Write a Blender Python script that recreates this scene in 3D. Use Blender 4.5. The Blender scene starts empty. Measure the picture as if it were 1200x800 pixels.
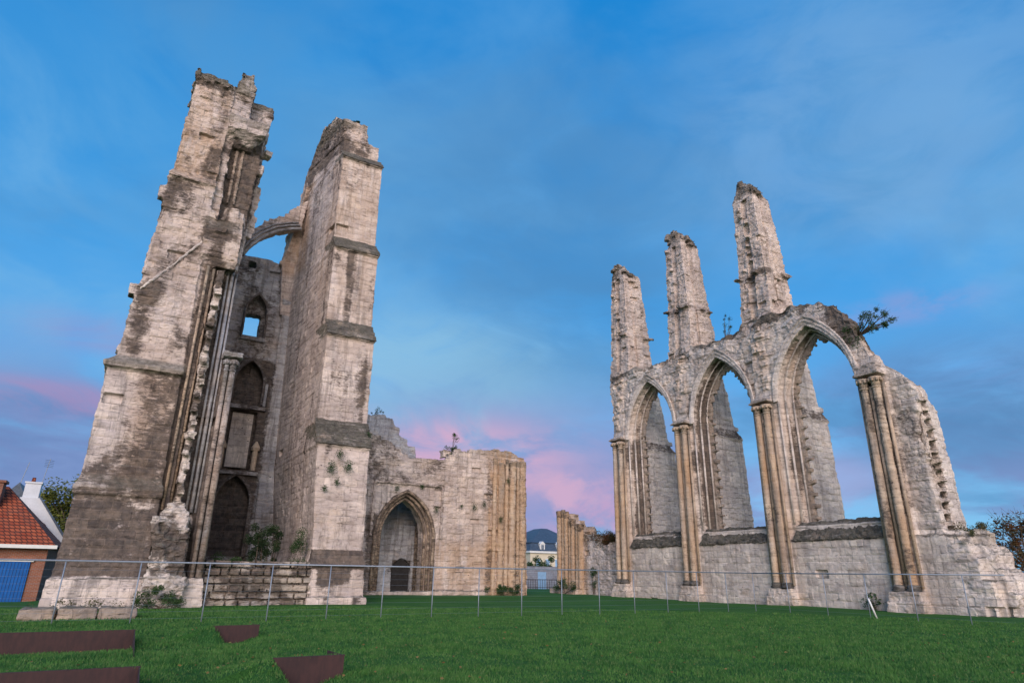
import bpy, math, random
import numpy as np
from mathutils import Vector, Matrix
from mathutils.geometry import tessellate_polygon
random.seed(7); RNG = np.random.default_rng(7)
S = bpy.context.scene
COL = S.collection

# ------------------------------------------------------------------ noise
def _h(ix, iy, iz, s):
    n = (ix.astype(np.int64)*374761393 + iy.astype(np.int64)*668265263 + iz.astype(np.int64)*2147483647 + s*974634777) & 0xffffffff
    n = ((n ^ (n >> 13))*1274126177) & 0xffffffff
    n = ((n ^ (n >> 16))*2246822519) & 0xffffffff
    return ((n ^ (n >> 15)) & 0xffffff)/float(0xffffff)
def vnoise(P, sc, s=0):
    Q = P*np.asarray(sc); I = np.floor(Q); F = Q-I; F = F*F*(3-2*F); r = 0
    for dx in (0, 1):
        for dy in (0, 1):
            for dz in (0, 1):
                w = (F[:,0] if dx else 1-F[:,0])*(F[:,1] if dy else 1-F[:,1])*(F[:,2] if dz else 1-F[:,2])
                r = r+w*_h(I[:,0]+dx, I[:,1]+dy, I[:,2]+dz, s)
    return r*2-1
def fbm(P, sc, s=0, o=3):
    a, r = 1., 0
    for k in range(o):
        r = r+a*vnoise(P, np.asarray(sc)*2**k, s+k*17); a *= .5
    return r
def sm(x, a, b):
    t = np.clip((x-a)/(b-a), 0, 1); return t*t*(3-2*t)
def box(P, x0, x1, y0, y1, z0, z1, f=.15):
    return (sm(P[:,0], x0-f, x0+f)*(1-sm(P[:,0], x1-f, x1+f))*sm(P[:,1], y0-f, y0+f)*(1-sm(P[:,1], y1-f, y1+f))
            *sm(P[:,2], z0-f, z0+f)*(1-sm(P[:,2], z1-f, z1+f)))

# ------------------------------------------------------------------ mesh builder
class MB:
    def __init__(s): s.v = []; s.f = []
    def add(s, v, f):
        n = len(s.v); s.v += [tuple(p) for p in v]; s.f += [tuple(i+n for i in q) for q in f]; return s
    def box(s, x0, x1, y0, y1, z0, z1):
        v = [(x, y, z) for x in (x0, x1) for y in (y0, y1) for z in (z0, z1)]
        return s.add(v, [(0,1,3,2),(4,6,7,5),(0,4,5,1),(2,3,7,6),(0,2,6,4),(1,5,7,3)])
    def rbox(s, c, d, rz=0, rx=0, ry=0):
        M = Matrix.Rotation(rz,3,'Z')@Matrix.Rotation(ry,3,'Y')@Matrix.Rotation(rx,3,'X')
        v = [Vector(c)+M@Vector((sx*d[0]/2, sy*d[1]/2, sz*d[2]/2)) for sx in (-1,1) for sy in (-1,1) for sz in (-1,1)]
        return s.add(v, [(0,1,3,2),(4,6,7,5),(0,4,5,1),(2,3,7,6),(0,2,6,4),(1,5,7,3)])
    def loft(s, secs):                     # (z, x0, x1, y0, y1[, xb0, xb1]) ring: front-left, front-right, back-right, back-left
        v = []
        for q in secs:
            z, x0, x1, y0, y1 = q[:5]; b0, b1 = q[5:7] if len(q) > 5 else (x0, x1)
            v += [(x0,y0,z),(x1,y0,z),(b1,y1,z),(b0,y1,z)]
        f = [(3,2,1,0)]; n = len(secs)
        for k in range(n-1):
            for i in range(4):
                j = (i+1) % 4; f.append((4*k+i, 4*k+j, 4*k+4+j, 4*k+4+i))
        k = 4*(n-1); f.append((k, k+1, k+2, k+3)); return s.add(v, f)
    def prism(s, axis, lo, hi, outer, holes=()):   # outline (a,b): axis 'x' -> (y,z), 'y' -> (x,z), 'z' -> (x,y)
        def area(l): return sum(l[i][0]*l[(i+1)%len(l)][1]-l[(i+1)%len(l)][0]*l[i][1] for i in range(len(l)))/2
        loops = [list(outer) if area(outer) > 0 else list(outer)[::-1]]+[list(h) if area(h) < 0 else list(h)[::-1] for h in holes]
        pts = [p for l in loops for p in l]; n = len(pts)
        mk = {'x': lambda a,b,t: (t,a,b), 'y': lambda a,b,t: (a,t,b), 'z': lambda a,b,t: (a,b,t)}[axis]
        flip = axis == 'y'
        v = [mk(a,b,lo) for a,b in pts]+[mk(a,b,hi) for a,b in pts]; f = []
        for t in tessellate_polygon([[Vector((a,b,0)) for a,b in l] for l in loops]):
            a, b, c = [pts[i] for i in t]
            ar = (b[0]-a[0])*(c[1]-a[1])-(c[0]-a[0])*(b[1]-a[1])
            if abs(ar) < 1e-12: continue
            t = tuple(t) if (ar > 0) != flip else tuple(t)[::-1]
            f.append(tuple(i+n for i in t)); f.append(t[::-1])
        k = 0
        for l in loops:
            m = len(l)
            for i in range(m):
                j = (i+1) % m; q = (k+i, k+j, k+j+n, k+i+n); f.append(q if not flip else q[::-1])
            k += m
        return s.add(v, f)
    def tube(s, path, r, n=10, cap=True):
        path = [Vector(p) for p in path]; R = r if isinstance(r, (list, tuple)) else [r]*len(path)
        v = []; up = None
        for i, p in enumerate(path):
            d = (path[min(i+1, len(path)-1)]-path[max(i-1, 0)]).normalized()
            if up is None: up = Vector((1,0,0)) if abs(d.x) < .7 else Vector((0,1,0))
            a = (up-d*up.dot(d)).normalized(); b = d.cross(a); up = a
            v += [p+(a*math.cos(t)+b*math.sin(t))*R[i] for t in [2*math.pi*k/n for k in range(n)]]
        f = []
        for i in range(len(path)-1):
            for k in range(n):
                j = (k+1) % n; f.append((i*n+k, i*n+j, (i+1)*n+j, (i+1)*n+k))
        if cap: f += [tuple(range(n))[::-1], tuple(range((len(path)-1)*n, len(path)*n))]
        return s.add(v, f)
    def rubble(s, x0, x1, y0, y1, z, zh, n, sz=(.5,.5,.3), rot=.25):
        for _ in range(n):
            x, y = random.uniform(x0,x1), random.uniform(y0,y1); k = random.random()
            h = zh*random.random()
            s.rbox((x,y,z+h*.5-.1), (sz[0]*random.uniform(.6,1.3), sz[1]*random.uniform(.6,1.3), h+sz[2]), random.uniform(-rot,rot), random.uniform(-.1,.1), random.uniform(-.1,.1))
        return s
    def mesh(s, name):
        m = bpy.data.meshes.new(name); m.from_pydata([tuple(p) for p in s.v], [], s.f); m.update(); return m

def link(name, me, mat, parent=None, loc=None):
    o = bpy.data.objects.new(name, me); COL.objects.link(o)
    if parent is not None:
        o.parent = parent; off = Vector(parent['_w'])
    else: off = Vector(loc) if loc else Vector((0,0,0))
    if parent is None: o.location = off
    o['_w'] = tuple(off)
    if off.length:
        me.transform(Matrix.Translation(-off))
    if mat: me.materials.clear(); me.materials.append(mat)
    return o
def thing(name, loc, label, cat, group=None):
    o = bpy.data.objects.new(name, None); COL.objects.link(o); o.location = loc; o['_w'] = tuple(loc)
    o.empty_display_size = .5; tag(o, label, cat, group); return o
def tag(o, label=None, cat=None, group=None, kind=None):
    if label: o['label'] = label
    if cat: o['category'] = cat
    if group: o['group'] = group
    if kind: o['kind'] = kind
    return o
def smooth(me, on=True): me.polygons.foreach_set('use_smooth', [on]*len(me.polygons))
def put(name, mb, mat, parent=None, loc=None, sm_=False, stain_shade=None):
    me = mb.mesh(name); smooth(me, sm_)
    if stain_shade is not None: set_stain_shade(me, stain_shade)
    o = link(name, me, mat, parent, loc); return o
def getv(me):
    a = np.empty(len(me.vertices)*3, np.float32); me.vertices.foreach_get('co', a); return a.reshape(-1,3).astype(np.float64)
def set_stain_shade(me, fn):  # red mask mixes real staining with shade painted into recesses
    P = getv(me); C = np.zeros((len(P),4)); C[:,3] = 1
    C[:,:3] = np.clip(np.array(fn(P)).T if not isinstance(fn, tuple) else np.tile(np.array(fn), (len(P),1)), 0, 1)
    at = me.attributes.new('stain_shade', 'FLOAT_COLOR', 'POINT'); at.data.foreach_set('color', C.astype(np.float32).ravel())
BW, BH = .62, .32
def ruin(name, mb, mat, parent=None, loc=None, vox=.052, er=.05, blk=.03, fine=.02, stain_shade=None, erfn=None, holes=.0, sh=False):
    me = mb.mesh(name+'_src'); t = bpy.data.objects.new('t', me); COL.objects.link(t)
    r = t.modifiers.new('r', 'REMESH'); r.mode = 'VOXEL'; r.voxel_size = vox; r.use_smooth_shade = True
    dg = bpy.context.evaluated_depsgraph_get(); dg.update()
    out = bpy.data.meshes.new_from_object(t.evaluated_get(dg)); bpy.data.objects.remove(t); out.name = name
    P = getv(out); N = np.empty(len(P)*3, np.float32); out.vertices.foreach_get('normal', N); N = N.reshape(-1,3)
    a = erfn(P) if erfn else 1.
    row = np.floor(P[:,2]/BH); u = P[:,0]+P[:,1]
    idx = np.floor((u+(row % 2)*.5*BW)/BW); hb = _h(idx, row, idx*0, 3)
    d = (hb-.6)*blk*1.5*a
    d -= np.where(hb < holes, .13, 0)
    side = 1-np.abs(N[:,2])
    ff = np.abs(((u+(row % 2)*.5*BW)/BW) % 1-.5)*BW; fz = np.abs((P[:,2]/BH) % 1-.5)*BH
    d -= side*.009*((ff > BW/2-.035)|(fz > BH/2-.035))
    Q = P.copy(); Q[:,2] = (row+.5)*BH; Q[:,0] += .12*vnoise(P,(2,2,4),61)
    d += er*a*(.45*fbm(P, 1.0, 5)+.75*fbm(Q, 1.3, 6, 2)-.4) + fine*a*fbm(P, (5,5,8), 9, 3)*1.3
    crater = np.clip(vnoise(P, (2.2,2.2,3.6), 31)-.5, 0, 1)*a; d -= crater*er*2.5
    P = P+N*d[:,None]
    out.vertices.foreach_set('co', P.astype(np.float32).ravel()); out.update()
    smooth(out, sh)
    set_stain_shade(out, stain_shade or (0,0,0))
    return link(name, out, mat, parent, loc)

# ------------------------------------------------------------------ materials
class NT:
    def __init__(s, name, world=False):
        if world: s.m = bpy.data.worlds.new(name)
        else: s.m = bpy.data.materials.new(name)
        s.m.use_nodes = True; s.t = s.m.node_tree; s.t.nodes.clear()
    def n(s, typ, **k):
        o = s.t.nodes.new(typ)
        for a, v in k.items():
            if a.startswith('i_'):
                o.inputs[a[2:].replace('_',' ')].default_value = v
            else: setattr(o, a, v)
        return o
    def l(s, a, b): s.t.links.new(a, b)
    def val(s, node, i, x):
        if isinstance(x, (int, float)): node.inputs[i].default_value = x
        elif isinstance(x, (tuple, list)): node.inputs[i].default_value = tuple(x)+((1,) if len(x) == 3 and node.inputs[i].type == 'RGBA' else ())
        else: s.l(x, node.inputs[i])
    def math(s, op, a, b=0, c=0, clamp=False):
        o = s.n('ShaderNodeMath', operation=op, use_clamp=clamp); s.val(o,0,a); s.val(o,1,b)
        if op in ('MULTIPLY_ADD',): s.val(o,2,c)
        return o.outputs[0]
    def mix(s, f, a, b, mode='MIX'):
        o = s.n('ShaderNodeMix', data_type='RGBA', blend_type=mode); s.val(o,0,f); s.val(o,6,a); s.val(o,7,b); return o.outputs[2]
    def noise(s, vec, scale, detail=4, rough=.6, dist=0, out=0):
        o = s.n('ShaderNodeTexNoise'); o.inputs['Scale'].default_value = scale; o.inputs['Detail'].default_value = detail
        o.inputs['Roughness'].default_value = rough; o.inputs['Distortion'].default_value = dist
        if vec is not None: s.l(vec, o.inputs['Vector'])
        return o.outputs[out]
    def ramp(s, f, a, b, lo=0., hi=1.):
        o = s.n('ShaderNodeMapRange'); o.interpolation_type = 'SMOOTHSTEP'; s.val(o,0,f); s.val(o,1,a); s.val(o,2,b); s.val(o,3,lo); s.val(o,4,hi); return o.outputs[0]
    def mapv(s, vec, sc=(1,1,1), loc=(0,0,0)):
        o = s.n('ShaderNodeMapping'); s.l(vec, o.inputs[0]); o.inputs['Scale'].default_value = sc; o.inputs['Location'].default_value = loc; return o.outputs[0]
    def pos(s): return s.n('ShaderNodeNewGeometry').outputs['Position']
    def sep(s, v):
        o = s.n('ShaderNodeSeparateXYZ'); s.l(v, o.inputs[0]); return o.outputs
    def comb(s, x, y, z):
        o = s.n('ShaderNodeCombineXYZ'); s.val(o,0,x); s.val(o,1,y); s.val(o,2,z); return o.outputs[0]
    def bsdf(s, color, rough=.9, bump=None, bs=.5, bd=.02, metal=0, spec=.3):
        b = s.n('ShaderNodeBsdfPrincipled'); s.val(b,'Base Color',color); s.val(b,'Roughness',rough); b.inputs['Metallic'].default_value = metal
        b.inputs['Specular IOR Level'].default_value = spec
        if bump is not None:
            q = s.n('ShaderNodeBump'); q.inputs['Strength'].default_value = bs; q.inputs['Distance'].default_value = bd
            s.l(bump, q.inputs['Height']); s.l(q.outputs[0], b.inputs['Normal'])
        o = s.n('ShaderNodeOutputMaterial'); s.l(b.outputs[0], o.inputs[0]); return s.m

def stone(name, c1=(.72,.63,.58), c2=(.50,.43,.40), bw=BW, bh=BH, mort=.55, streak=.5, joints=True, bumpd=.03):
    t = NT(name); p = t.pos(); x, y, z = t.sep(p)
    wob = t.n('ShaderNodeVectorMath', operation='MULTIPLY_ADD'); t.l(t.noise(p, 1.3, 3, .6, 0, 1), wob.inputs[0]); wob.inputs[1].default_value = (.06,.06,.06)
    uv = t.comb(t.math('ADD', x, y), z, 0.); t.l(uv, wob.inputs[2])
    br = t.n('ShaderNodeTexBrick', offset=.5, squash=1.); t.l(wob.outputs[0], br.inputs['Vector'])
    br.inputs['Scale'].default_value = 1; br.inputs['Brick Width'].default_value = bw; br.inputs['Row Height'].default_value = bh
    br.inputs['Mortar Size'].default_value = .011; br.inputs['Mortar Smooth'].default_value = .6; br.inputs['Bias'].default_value = 0
    br.inputs['Color1'].default_value = (.76,.75,.77,1); br.inputs['Color2'].default_value = (1.14,1.12,1.08,1); br.inputs['Mortar'].default_value = (1,1,1,1)
    base = t.mix(t.ramp(t.noise(p, .55, 5, .65, .4), .36, .66), c1, c2)
    base = t.mix(t.ramp(t.noise(p, .9, 5, .7), .52, .7, 0, .5), base, (.56,.44,.34))           # iron-warm patches
    base = t.mix(.8 if joints else .1, base, br.outputs[0], 'MULTIPLY')
    hz = t.noise(t.mapv(p,(.5,.5,3.4)), 1.0, 5, .7, .6)                                     # courses weathering at different rates
    base = t.mix(t.ramp(hz, .52, .64, 0, .38), base, (.19,.165,.15)); base = t.mix(t.ramp(hz, .46, .34, 0, .35), base, (.68,.61,.56))
    sv = t.mapv(p, (1.6,1.6,.16))
    st = t.ramp(t.noise(sv, 1.2, 6, .75, .4), .50, .62, 0, streak*1.15)
    base = t.mix(st, base, (.15,.14,.135))
    g = t.noise(p, 5.5, 6, .75)
    base = t.mix(t.ramp(g, .5, .75, 0, .5), base, (.20,.18,.165))
    base = t.mix(t.ramp(g, .42, .25, 0, .45), base, (.70,.64,.58))
    g2 = t.noise(p, 17, 4, .8); base = t.mix(t.ramp(g2, .58, .74, 0, .4), base, (.14,.12,.11)); base = t.mix(t.ramp(g2, .42, .28, 0, .3), base, (.75,.69,.62))
    bd = t.noise(t.mapv(p,(1.2,1.2,9)), 1.6, 5, .75, .3); base = t.mix(t.ramp(bd, .60, .70, 0, .6), base, (.10,.085,.075))       # open bed joints
    at = t.n('ShaderNodeAttribute', attribute_name='stain_shade'); sc = t.n('ShaderNodeSeparateColor'); t.l(at.outputs['Color'], sc.inputs[0])
    n1 = t.noise(p, 1.7, 6, .7, .5); n2 = t.noise(p, 3.1, 6, .75, .3)
    oc = t.math('MULTIPLY', sc.outputs[1], t.ramp(t.noise(t.mapv(p,(1.5,1.5,.35)), 1.3, 5, .65), .25, .6))
    base = t.mix(oc, base, t.mix(t.noise(p, 1.1, 4), (.50,.32,.18), (.36,.24,.16)))
    gr = t.noise(t.mapv(p,(1.6,1.6,5.5)), 2.2, 6, .8, .4)
    thr = t.math('SUBTRACT', 1.02, t.math('MULTIPLY', sc.outputs[0], .88))
    dk = t.ramp(t.math('SUBTRACT', t.math('ADD', n1, t.math('MULTIPLY', t.math('SUBTRACT', gr, .5), 1.1)), thr), -.16, .16, 0, .9)
    base = t.mix(t.math('MULTIPLY', dk, t.ramp(sc.outputs[0], 0, .15)), base, t.mix(1., t.mix(t.ramp(n2,.35,.65), (.038,.033,.031), (.13,.10,.08)), t.mix(br.outputs['Fac'], br.outputs[0], (2.0,1.9,1.8)), 'MULTIPLY'))
    nz = t.sep(t.n('ShaderNodeNewGeometry').outputs['Normal'])[2]
    top = t.math('MULTIPLY', t.ramp(nz, .35, .8), t.ramp(t.noise(p, 2.3, 4), .3, .5))
    ms = t.math('MAXIMUM', t.math('MULTIPLY', sc.outputs[2], t.ramp(t.noise(p, 4, 5, .7), .3, .55, .35, 1)), t.math('MULTIPLY', top, .85))
    base = t.mix(ms, base, t.mix(t.ramp(t.noise(p, 6, 5, .7), .4, .65), (.075,.072,.05), (.20,.185,.15)))
    vo = t.n('ShaderNodeTexVoronoi', feature='F1'); t.l(t.mapv(p,(1,1,1.6)), vo.inputs['Vector']); vo.inputs['Scale'].default_value = 2.6
    pit = t.math('MULTIPLY', t.ramp(vo.outputs['Distance'], .14, .08), t.ramp(t.noise(p, .8, 3), .52, .62))
    base = t.mix(t.math('MULTIPLY', pit, .75), base, (.06,.05,.045))
    mo = t.math('MULTIPLY', br.outputs['Fac'], t.ramp(t.noise(p, 1.6, 5, .75), .40, .62, .15, .9)) if joints else t.math('MULTIPLY', br.outputs['Fac'], 0.)
    base = t.mix(t.math('MULTIPLY', mo, mort), base, (.14,.12,.105))
    hgt = t.math('ADD', t.math('MULTIPLY', t.noise(p, 8, 9, .82), 1.5), t.math('MULTIPLY', mo, -.7))
    hgt = t.math('ADD', hgt, t.math('ADD', t.math('MULTIPLY', pit, -.9), t.math('MULTIPLY', t.ramp(bd, .58, .70), -.8)))
    return t.bsdf(base, .94, hgt, .9, bumpd, spec=.15)
M = {}
M['lime'] = stone('limestone')
M['pale'] = stone('pale limestone', (.76,.69,.63), (.60,.54,.50), streak=.35)
M['brown'] = stone('brown limestone', (.44,.37,.31), (.30,.26,.23), streak=.5)
M['ochre'] = stone('ochre limestone', (.60,.49,.37), (.52,.43,.35), streak=.6, bh=.8, mort=.5)
M['grey'] = stone('grey limestone', (.52,.53,.55), (.34,.35,.38), streak=.5)
M['rough'] = stone('rough rubble stone', (.48,.40,.32), (.30,.28,.27), streak=.2, joints=False)
M['slate'] = stone('weathered stone slabs', (.12,.11,.09), (.055,.052,.046), bw=.3, bh=.18, streak=.4, mort=.9, bumpd=.05)

def plain(name, c, rough=.6, metal=0, var=.25, sc=6, spec=.4, bump=.01, c2=None, stretch=(1,1,1)):
    t = NT(name); p = t.mapv(t.pos(), stretch); n = t.noise(p, sc, 5, .65)
    col = t.mix(t.ramp(n, .3, .7), c2 or tuple(x*(1-var) for x in c), c if c2 else tuple(min(1, x*(1+var)) for x in c))
    return t.bsdf(col, rough, n, .4, bump, metal, spec)
M['steel'] = plain('galvanised steel', (.26,.30,.35), .55, .5, .1, 20, bump=.001)
M['corten'] = plain('corten steel', (.052,.024,.023), .8, 0, .5, 9, bump=.003, c2=(.03,.016,.017), stretch=(1.5,1.5,.5))
M['render'] = plain('white render', (.60,.63,.66), .9, 0, .06, 2)
M['cream'] = plain('cream plaster', (.62,.55,.42), .9, 0, .06, 2)
M['bluepaint'] = plain('blue painted door', (.003,.10,.36), .8, 0, .15, 3)
M['lightblue'] = plain('pale blue paint', (.25,.42,.62), .5, 0, .1, 3)
M['roofslate'] = plain('blue slate', (.05,.075,.11), .5, 0, .3, 4)
M['dark'] = plain('dark opening', (.02,.02,.022), .9, 0, .1, 3)
M['glass'] = plain('window glass', (.08,.12,.17), .08, 0, .1, 2, spec=.8)
M['whitepaint'] = plain('white paint', (.7,.7,.68), .5, 0, .05, 3)
M['bark'] = plain('bark', (.10,.075,.055), .9, 0, .4, 12)
M['nichedark'] = plain('dark niche panel', (.030,.028,.028), .8, 0, .3, 8)  # near-black colour for the darkness inside the rear wall niche
def bricks(name, ca, cb, mo, bw, bh, ms=.012, rough=.85):
    t = NT(name); x,y,z = t.sep(t.pos())
    br = t.n('ShaderNodeTexBrick', offset=.5); t.l(t.comb(t.math('ADD',x,t.math('MULTIPLY',y,1.)), z, 0.), br.inputs['Vector'])
    br.inputs['Scale'].default_value = 1; br.inputs['Brick Width'].default_value = bw; br.inputs['Row Height'].default_value = bh; br.inputs['Mortar Size'].default_value = ms
    br.inputs['Color1'].default_value = ca+(1,); br.inputs['Color2'].default_value = cb+(1,); br.inputs['Mortar'].default_value = mo+(1,)
    c = t.mix(t.ramp(t.noise(t.pos(), 1.5, 5), .4, .7, 0, .35), br.outputs[0], (.10,.06,.05))
    return t.bsdf(c, rough, t.math('MULTIPLY', br.outputs['Fac'], -1), .8, .03)
M['brick'] = bricks('red brick', (.26,.075,.035), (.34,.11,.055), (.30,.22,.18), .22, .075)
M['tile'] = bricks('orange roof tiles', (.30,.06,.025), (.46,.12,.05), (.09,.025,.015), .26, .20, .03)
M['wallblock'] = bricks('grey block', (.26,.28,.33), (.33,.35,.40), (.2,.2,.24), .45, .22)
def leafmat(name, a, b, c=None, tr=.25):
    t = NT(name); p = t.pos(); n = t.noise(p, 1.6, 3, .6); n2 = t.noise(p, 14, 2, .6)
    col = t.mix(t.ramp(n, .35, .65), a, b); col = t.mix(t.ramp(n2, .5, .7, 0, .8), col, c or tuple(x*1.5 for x in b))
    b1 = t.n('ShaderNodeBsdfPrincipled'); t.l(col, b1.inputs['Base Color']); b1.inputs['Roughness'].default_value = .6; b1.inputs['Specular IOR Level'].default_value = .25
    b2 = t.n('ShaderNodeBsdfTranslucent'); t.l(col, b2.inputs[0]); mx = t.n('ShaderNodeMixShader'); mx.inputs[0].default_value = tr
    t.l(b1.outputs[0], mx.inputs[1]); t.l(b2.outputs[0], mx.inputs[2]); o = t.n('ShaderNodeOutputMaterial'); t.l(mx.outputs[0], o.inputs[0]); return t.m
M['leaf'] = leafmat('shrub leaves', (.025,.06,.018), (.05,.10,.03))
M['leafdark'] = leafmat('dark leaves', (.015,.035,.015), (.035,.06,.022))
M['leafred'] = leafmat('autumn leaves', (.06,.055,.02), (.14,.05,.02), (.10,.09,.03))
M['willow'] = leafmat('yellow green leaves', (.09,.11,.02), (.16,.17,.035))
M['dry'] = leafmat('dry stems', (.12,.10,.05), (.08,.09,.03))
M['blade'] = leafmat('grass blades', (.042,.15,.034), (.095,.24,.05), (.22,.29,.10), .45)
def grassmat():
    t = NT('lawn'); p = t.pos()
    a = t.mix(t.ramp(t.noise(p, .35, 4, .6), .35, .65), (.038,.135,.028), (.062,.18,.036))
    a = t.mix(t.ramp(t.noise(p, 2.2, 5, .7), .45, .7, 0, .6), a, (.065,.19,.04))
    fn = t.noise(t.mapv(p,(1,1,1)), 45, 4, .8)
    a = t.mix(t.ramp(fn, .35, .6, .5, 0), a, (.018,.075,.018))
    a = t.mix(t.ramp(t.noise(p, .9, 6, .75), .66, .75, 0, .35), a, (.10,.10,.04))
    return t.bsdf(a, .85, t.math('ADD', fn, t.noise(p, 9, 4)), 1., .05, spec=.1)
M['lawn'] = grassmat()

# ------------------------------------------------------------------ ground
PL = [(-3.2,.36,14.15,.22), (-3.2,.34,8.75,.24), (1.72,2.56,14.6,.22), (1.8,2.66,8.92,.24)]   # steel edging: x0, x1, y, top
def gh(x, y):
    x = np.asarray(x, float); y = np.asarray(y, float); P = np.stack([x, y, x*0], -1).reshape(-1,3)
    h = .05*vnoise(P, .15, 71).reshape(x.shape)*sm(y, 14, 22)*(1-sm(y, 40, 60)) + .015*vnoise(P, .9, 72).reshape(x.shape)
    h = h-.9*sm(y, 31, 44)*sm(-x, 2.3, 3.5)-.6*sm(y, 50, 70)*sm(x, -2, 3)
    h = h+.12*sm(y, 29, 33)*sm(x, 2, 4)*(1-sm(x, 6, 7))
    for x0, x1, yy, tp in PL:
        w = sm(x, x0-.9, x0+.05)*(1-sm(x, x1-.03, x1+.03)); h = h+(tp-.03)*w*np.where(y > yy, 1-sm(y, yy+.1, yy+1.5), 0)
        h = h-.13*w*(1-sm(x, x1-.5, x1) if x0 > 0 else 1)*np.where(y <= yy, 1-sm(-y, -yy+.3, -yy+1.6), 0)
        if x0 > 0: h = h+(tp+.1)*sm(x, x0-.6, x0)*(1-sm(x, x0-.05, x0+.28))*np.where(y <= yy, 1-sm(-y, -yy+.05, -yy+1.0), 0)
    return h
def ground():
    def seg(*a):
        r = []
        for lo, hi, st in a: r += list(np.arange(lo, hi, st))
        return np.array(r)
    xs = seg((-1200,-200,100),(-200,-20,10),(-20,-5,1),(-5,6,.12),(6,60,.8),(60,200,10),(200,1201,100))
    ys = seg((-300,-20,40),(-20,5,2),(5,16,.1),(16,50,.6),(50,100,3),(100,300,20),(300,1601,100))
    yy = sorted(set(np.round(ys,3)) | {p[2]+d for p in PL for d in (-.002,.012)}); ys = np.array(yy)
    X, Yg = np.meshgrid(xs, ys, indexing='ij'); Z = gh(X, Yg)
    V = np.stack([X,Yg,Z],-1).reshape(-1,3); n, m = len(xs), len(ys)
    I = np.arange(n*m).reshape(n,m); F = np.stack([I[:-1,:-1],I[1:,:-1],I[1:,1:],I[:-1,1:]],-1).reshape(-1,4)
    me = bpy.data.meshes.new('ground'); me.from_pydata(V.tolist(), [], F.tolist()); me.update(); smooth(me)
    tag(link('ground', me, M['lawn']), kind='structure')
ground()
def blades():
    N = 420000
    ang = RNG.uniform(-.33, 1.36, N); u = RNG.random(N); r = 6.3*(27/6.3)**(u**1.0)
    x = np.sin(ang)*r; y = np.cos(ang)*r
    P = np.stack([x,y,x*0],-1)
    clump = vnoise(P, 3.5, 91)*.5+vnoise(P, 1.1, 92)*.5
    keep = (x > -6) & (RNG.random(N) < .75+.5*clump) & ~((y > 26.3) & (x > -2.4) & (x < 9.2)); x, y, clump = x[keep], y[keep], clump[keep]
    z = gh(x, y); n = len(x)
    hgt = (.028+.022*RNG.random(n))*(1+.6*clump)*(1+.25*(np.hypot(x,y) > 12)); wd = .0035+.00045*np.hypot(x,y)
    a = RNG.uniform(0, 2*np.pi, n); lean = RNG.uniform(.1,.9,n)*hgt; b = RNG.uniform(0, 2*np.pi, n)
    V = np.empty((n,3,3)); V[:,0] = np.stack([x-np.cos(a)*wd, y-np.sin(a)*wd, z-.005],-1); V[:,1] = np.stack([x+np.cos(a)*wd, y+np.sin(a)*wd, z-.005],-1)
    V[:,2] = np.stack([x+np.cos(b)*lean, y+np.sin(b)*lean, z+hgt],-1)
    me = bpy.data.meshes.new('grass'); me.vertices.add(3*n); me.loops.add(3*n); me.polygons.add(n)
    me.vertices.foreach_set('co', V.astype(np.float32).ravel()); me.loops.foreach_set('vertex_index', np.arange(3*n, dtype=np.int32))
    me.polygons.foreach_set('loop_start', np.arange(0,3*n,3,dtype=np.int32)); me.polygons.foreach_set('loop_total', np.full(n,3,dtype=np.int32)); me.update(calc_edges=True)
    tag(link('grass', me, M['blade']), 'short green lawn grass growing in front of the ruins', 'grass', kind='stuff')
blades()

# ------------------------------------------------------------------ arch helpers
def arch(c, a, h, z0, n=12):
    R = (a*a+h*h)/(2*a); th = math.acos((R-a)/R)
    L = [(c-a+R-R*math.cos(th*k/n), z0+R*math.sin(th*k/n)) for k in range(n+1)]
    return L+[(2*c-p[0], p[1]) for p in L[-2::-1]]
def opening(c, a, h, z0, zb, n=12): return [(c-a,zb)]+arch(c,a,h,z0,n)+[(c+a,zb)]
def band(c, a0, h0, a1, h1, z0, n=14, zb=None):
    o = arch(c,a1,h1,z0,n); i = arch(c,a0,h0,z0,n)
    if zb is not None: o = [(o[0][0],zb)]+o+[(o[-1][0],zb)]; i = [(i[0][0],zb)]+i+[(i[-1][0],zb)]
    return o+i[::-1]
def jig(pts, amp=.12, step=.4):             # ragged blocky polyline
    out = [pts[0]]
    for p, q in zip(pts, pts[1:]):
        L = math.hypot(q[0]-p[0], q[1]-p[1]); n = max(1, int(L/step)); hor = abs(q[0]-p[0]) > abs(q[1]-p[1])
        for k in range(1, n):
            t = k/n; x, z = p[0]+(q[0]-p[0])*t, p[1]+(q[1]-p[1])*t; e = (q[0]-p[0])/n*.06
            if hor: out += [(x-e, out[-1][1]), (x, z+random.uniform(-amp,amp))]
            else: out += [(out[-1][0], z-(q[1]-p[1])/n*.06), (x+random.uniform(-amp,amp), z)]
        out.append(q)
    return out
def capital(mb, x, y, z, r, s=.62):           # bell with necking ring and leafy swelling, top at z
    mb.tube([(x,y,z-s),(x,y,z-s+.05),(x,y,z-s+.1)], [r*1.0,r*1.22,r*1.02], 12)
    mb.tube([(x,y,z-s+.1),(x,y,z-s*.55),(x,y,z-s*.35),(x,y,z-.12)], [r*1.02,r*1.1,r*1.38,r*1.6], 12)
    for k in range(8):
        t = k*math.pi/4; mb.rbox((x+math.cos(t)*r*1.45,y+math.sin(t)*r*1.45,z-.25), (.1,.1,.16), t)
def shaftbase(mb, x, y, z, r):
    mb.tube([(x,y,z),(x,y,z+.08),(x,y,z+.12),(x,y,z+.2),(x,y,z+.26)], [r*1.55,r*1.6,r*1.25,r*1.35,r*1.02], 12)

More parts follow.
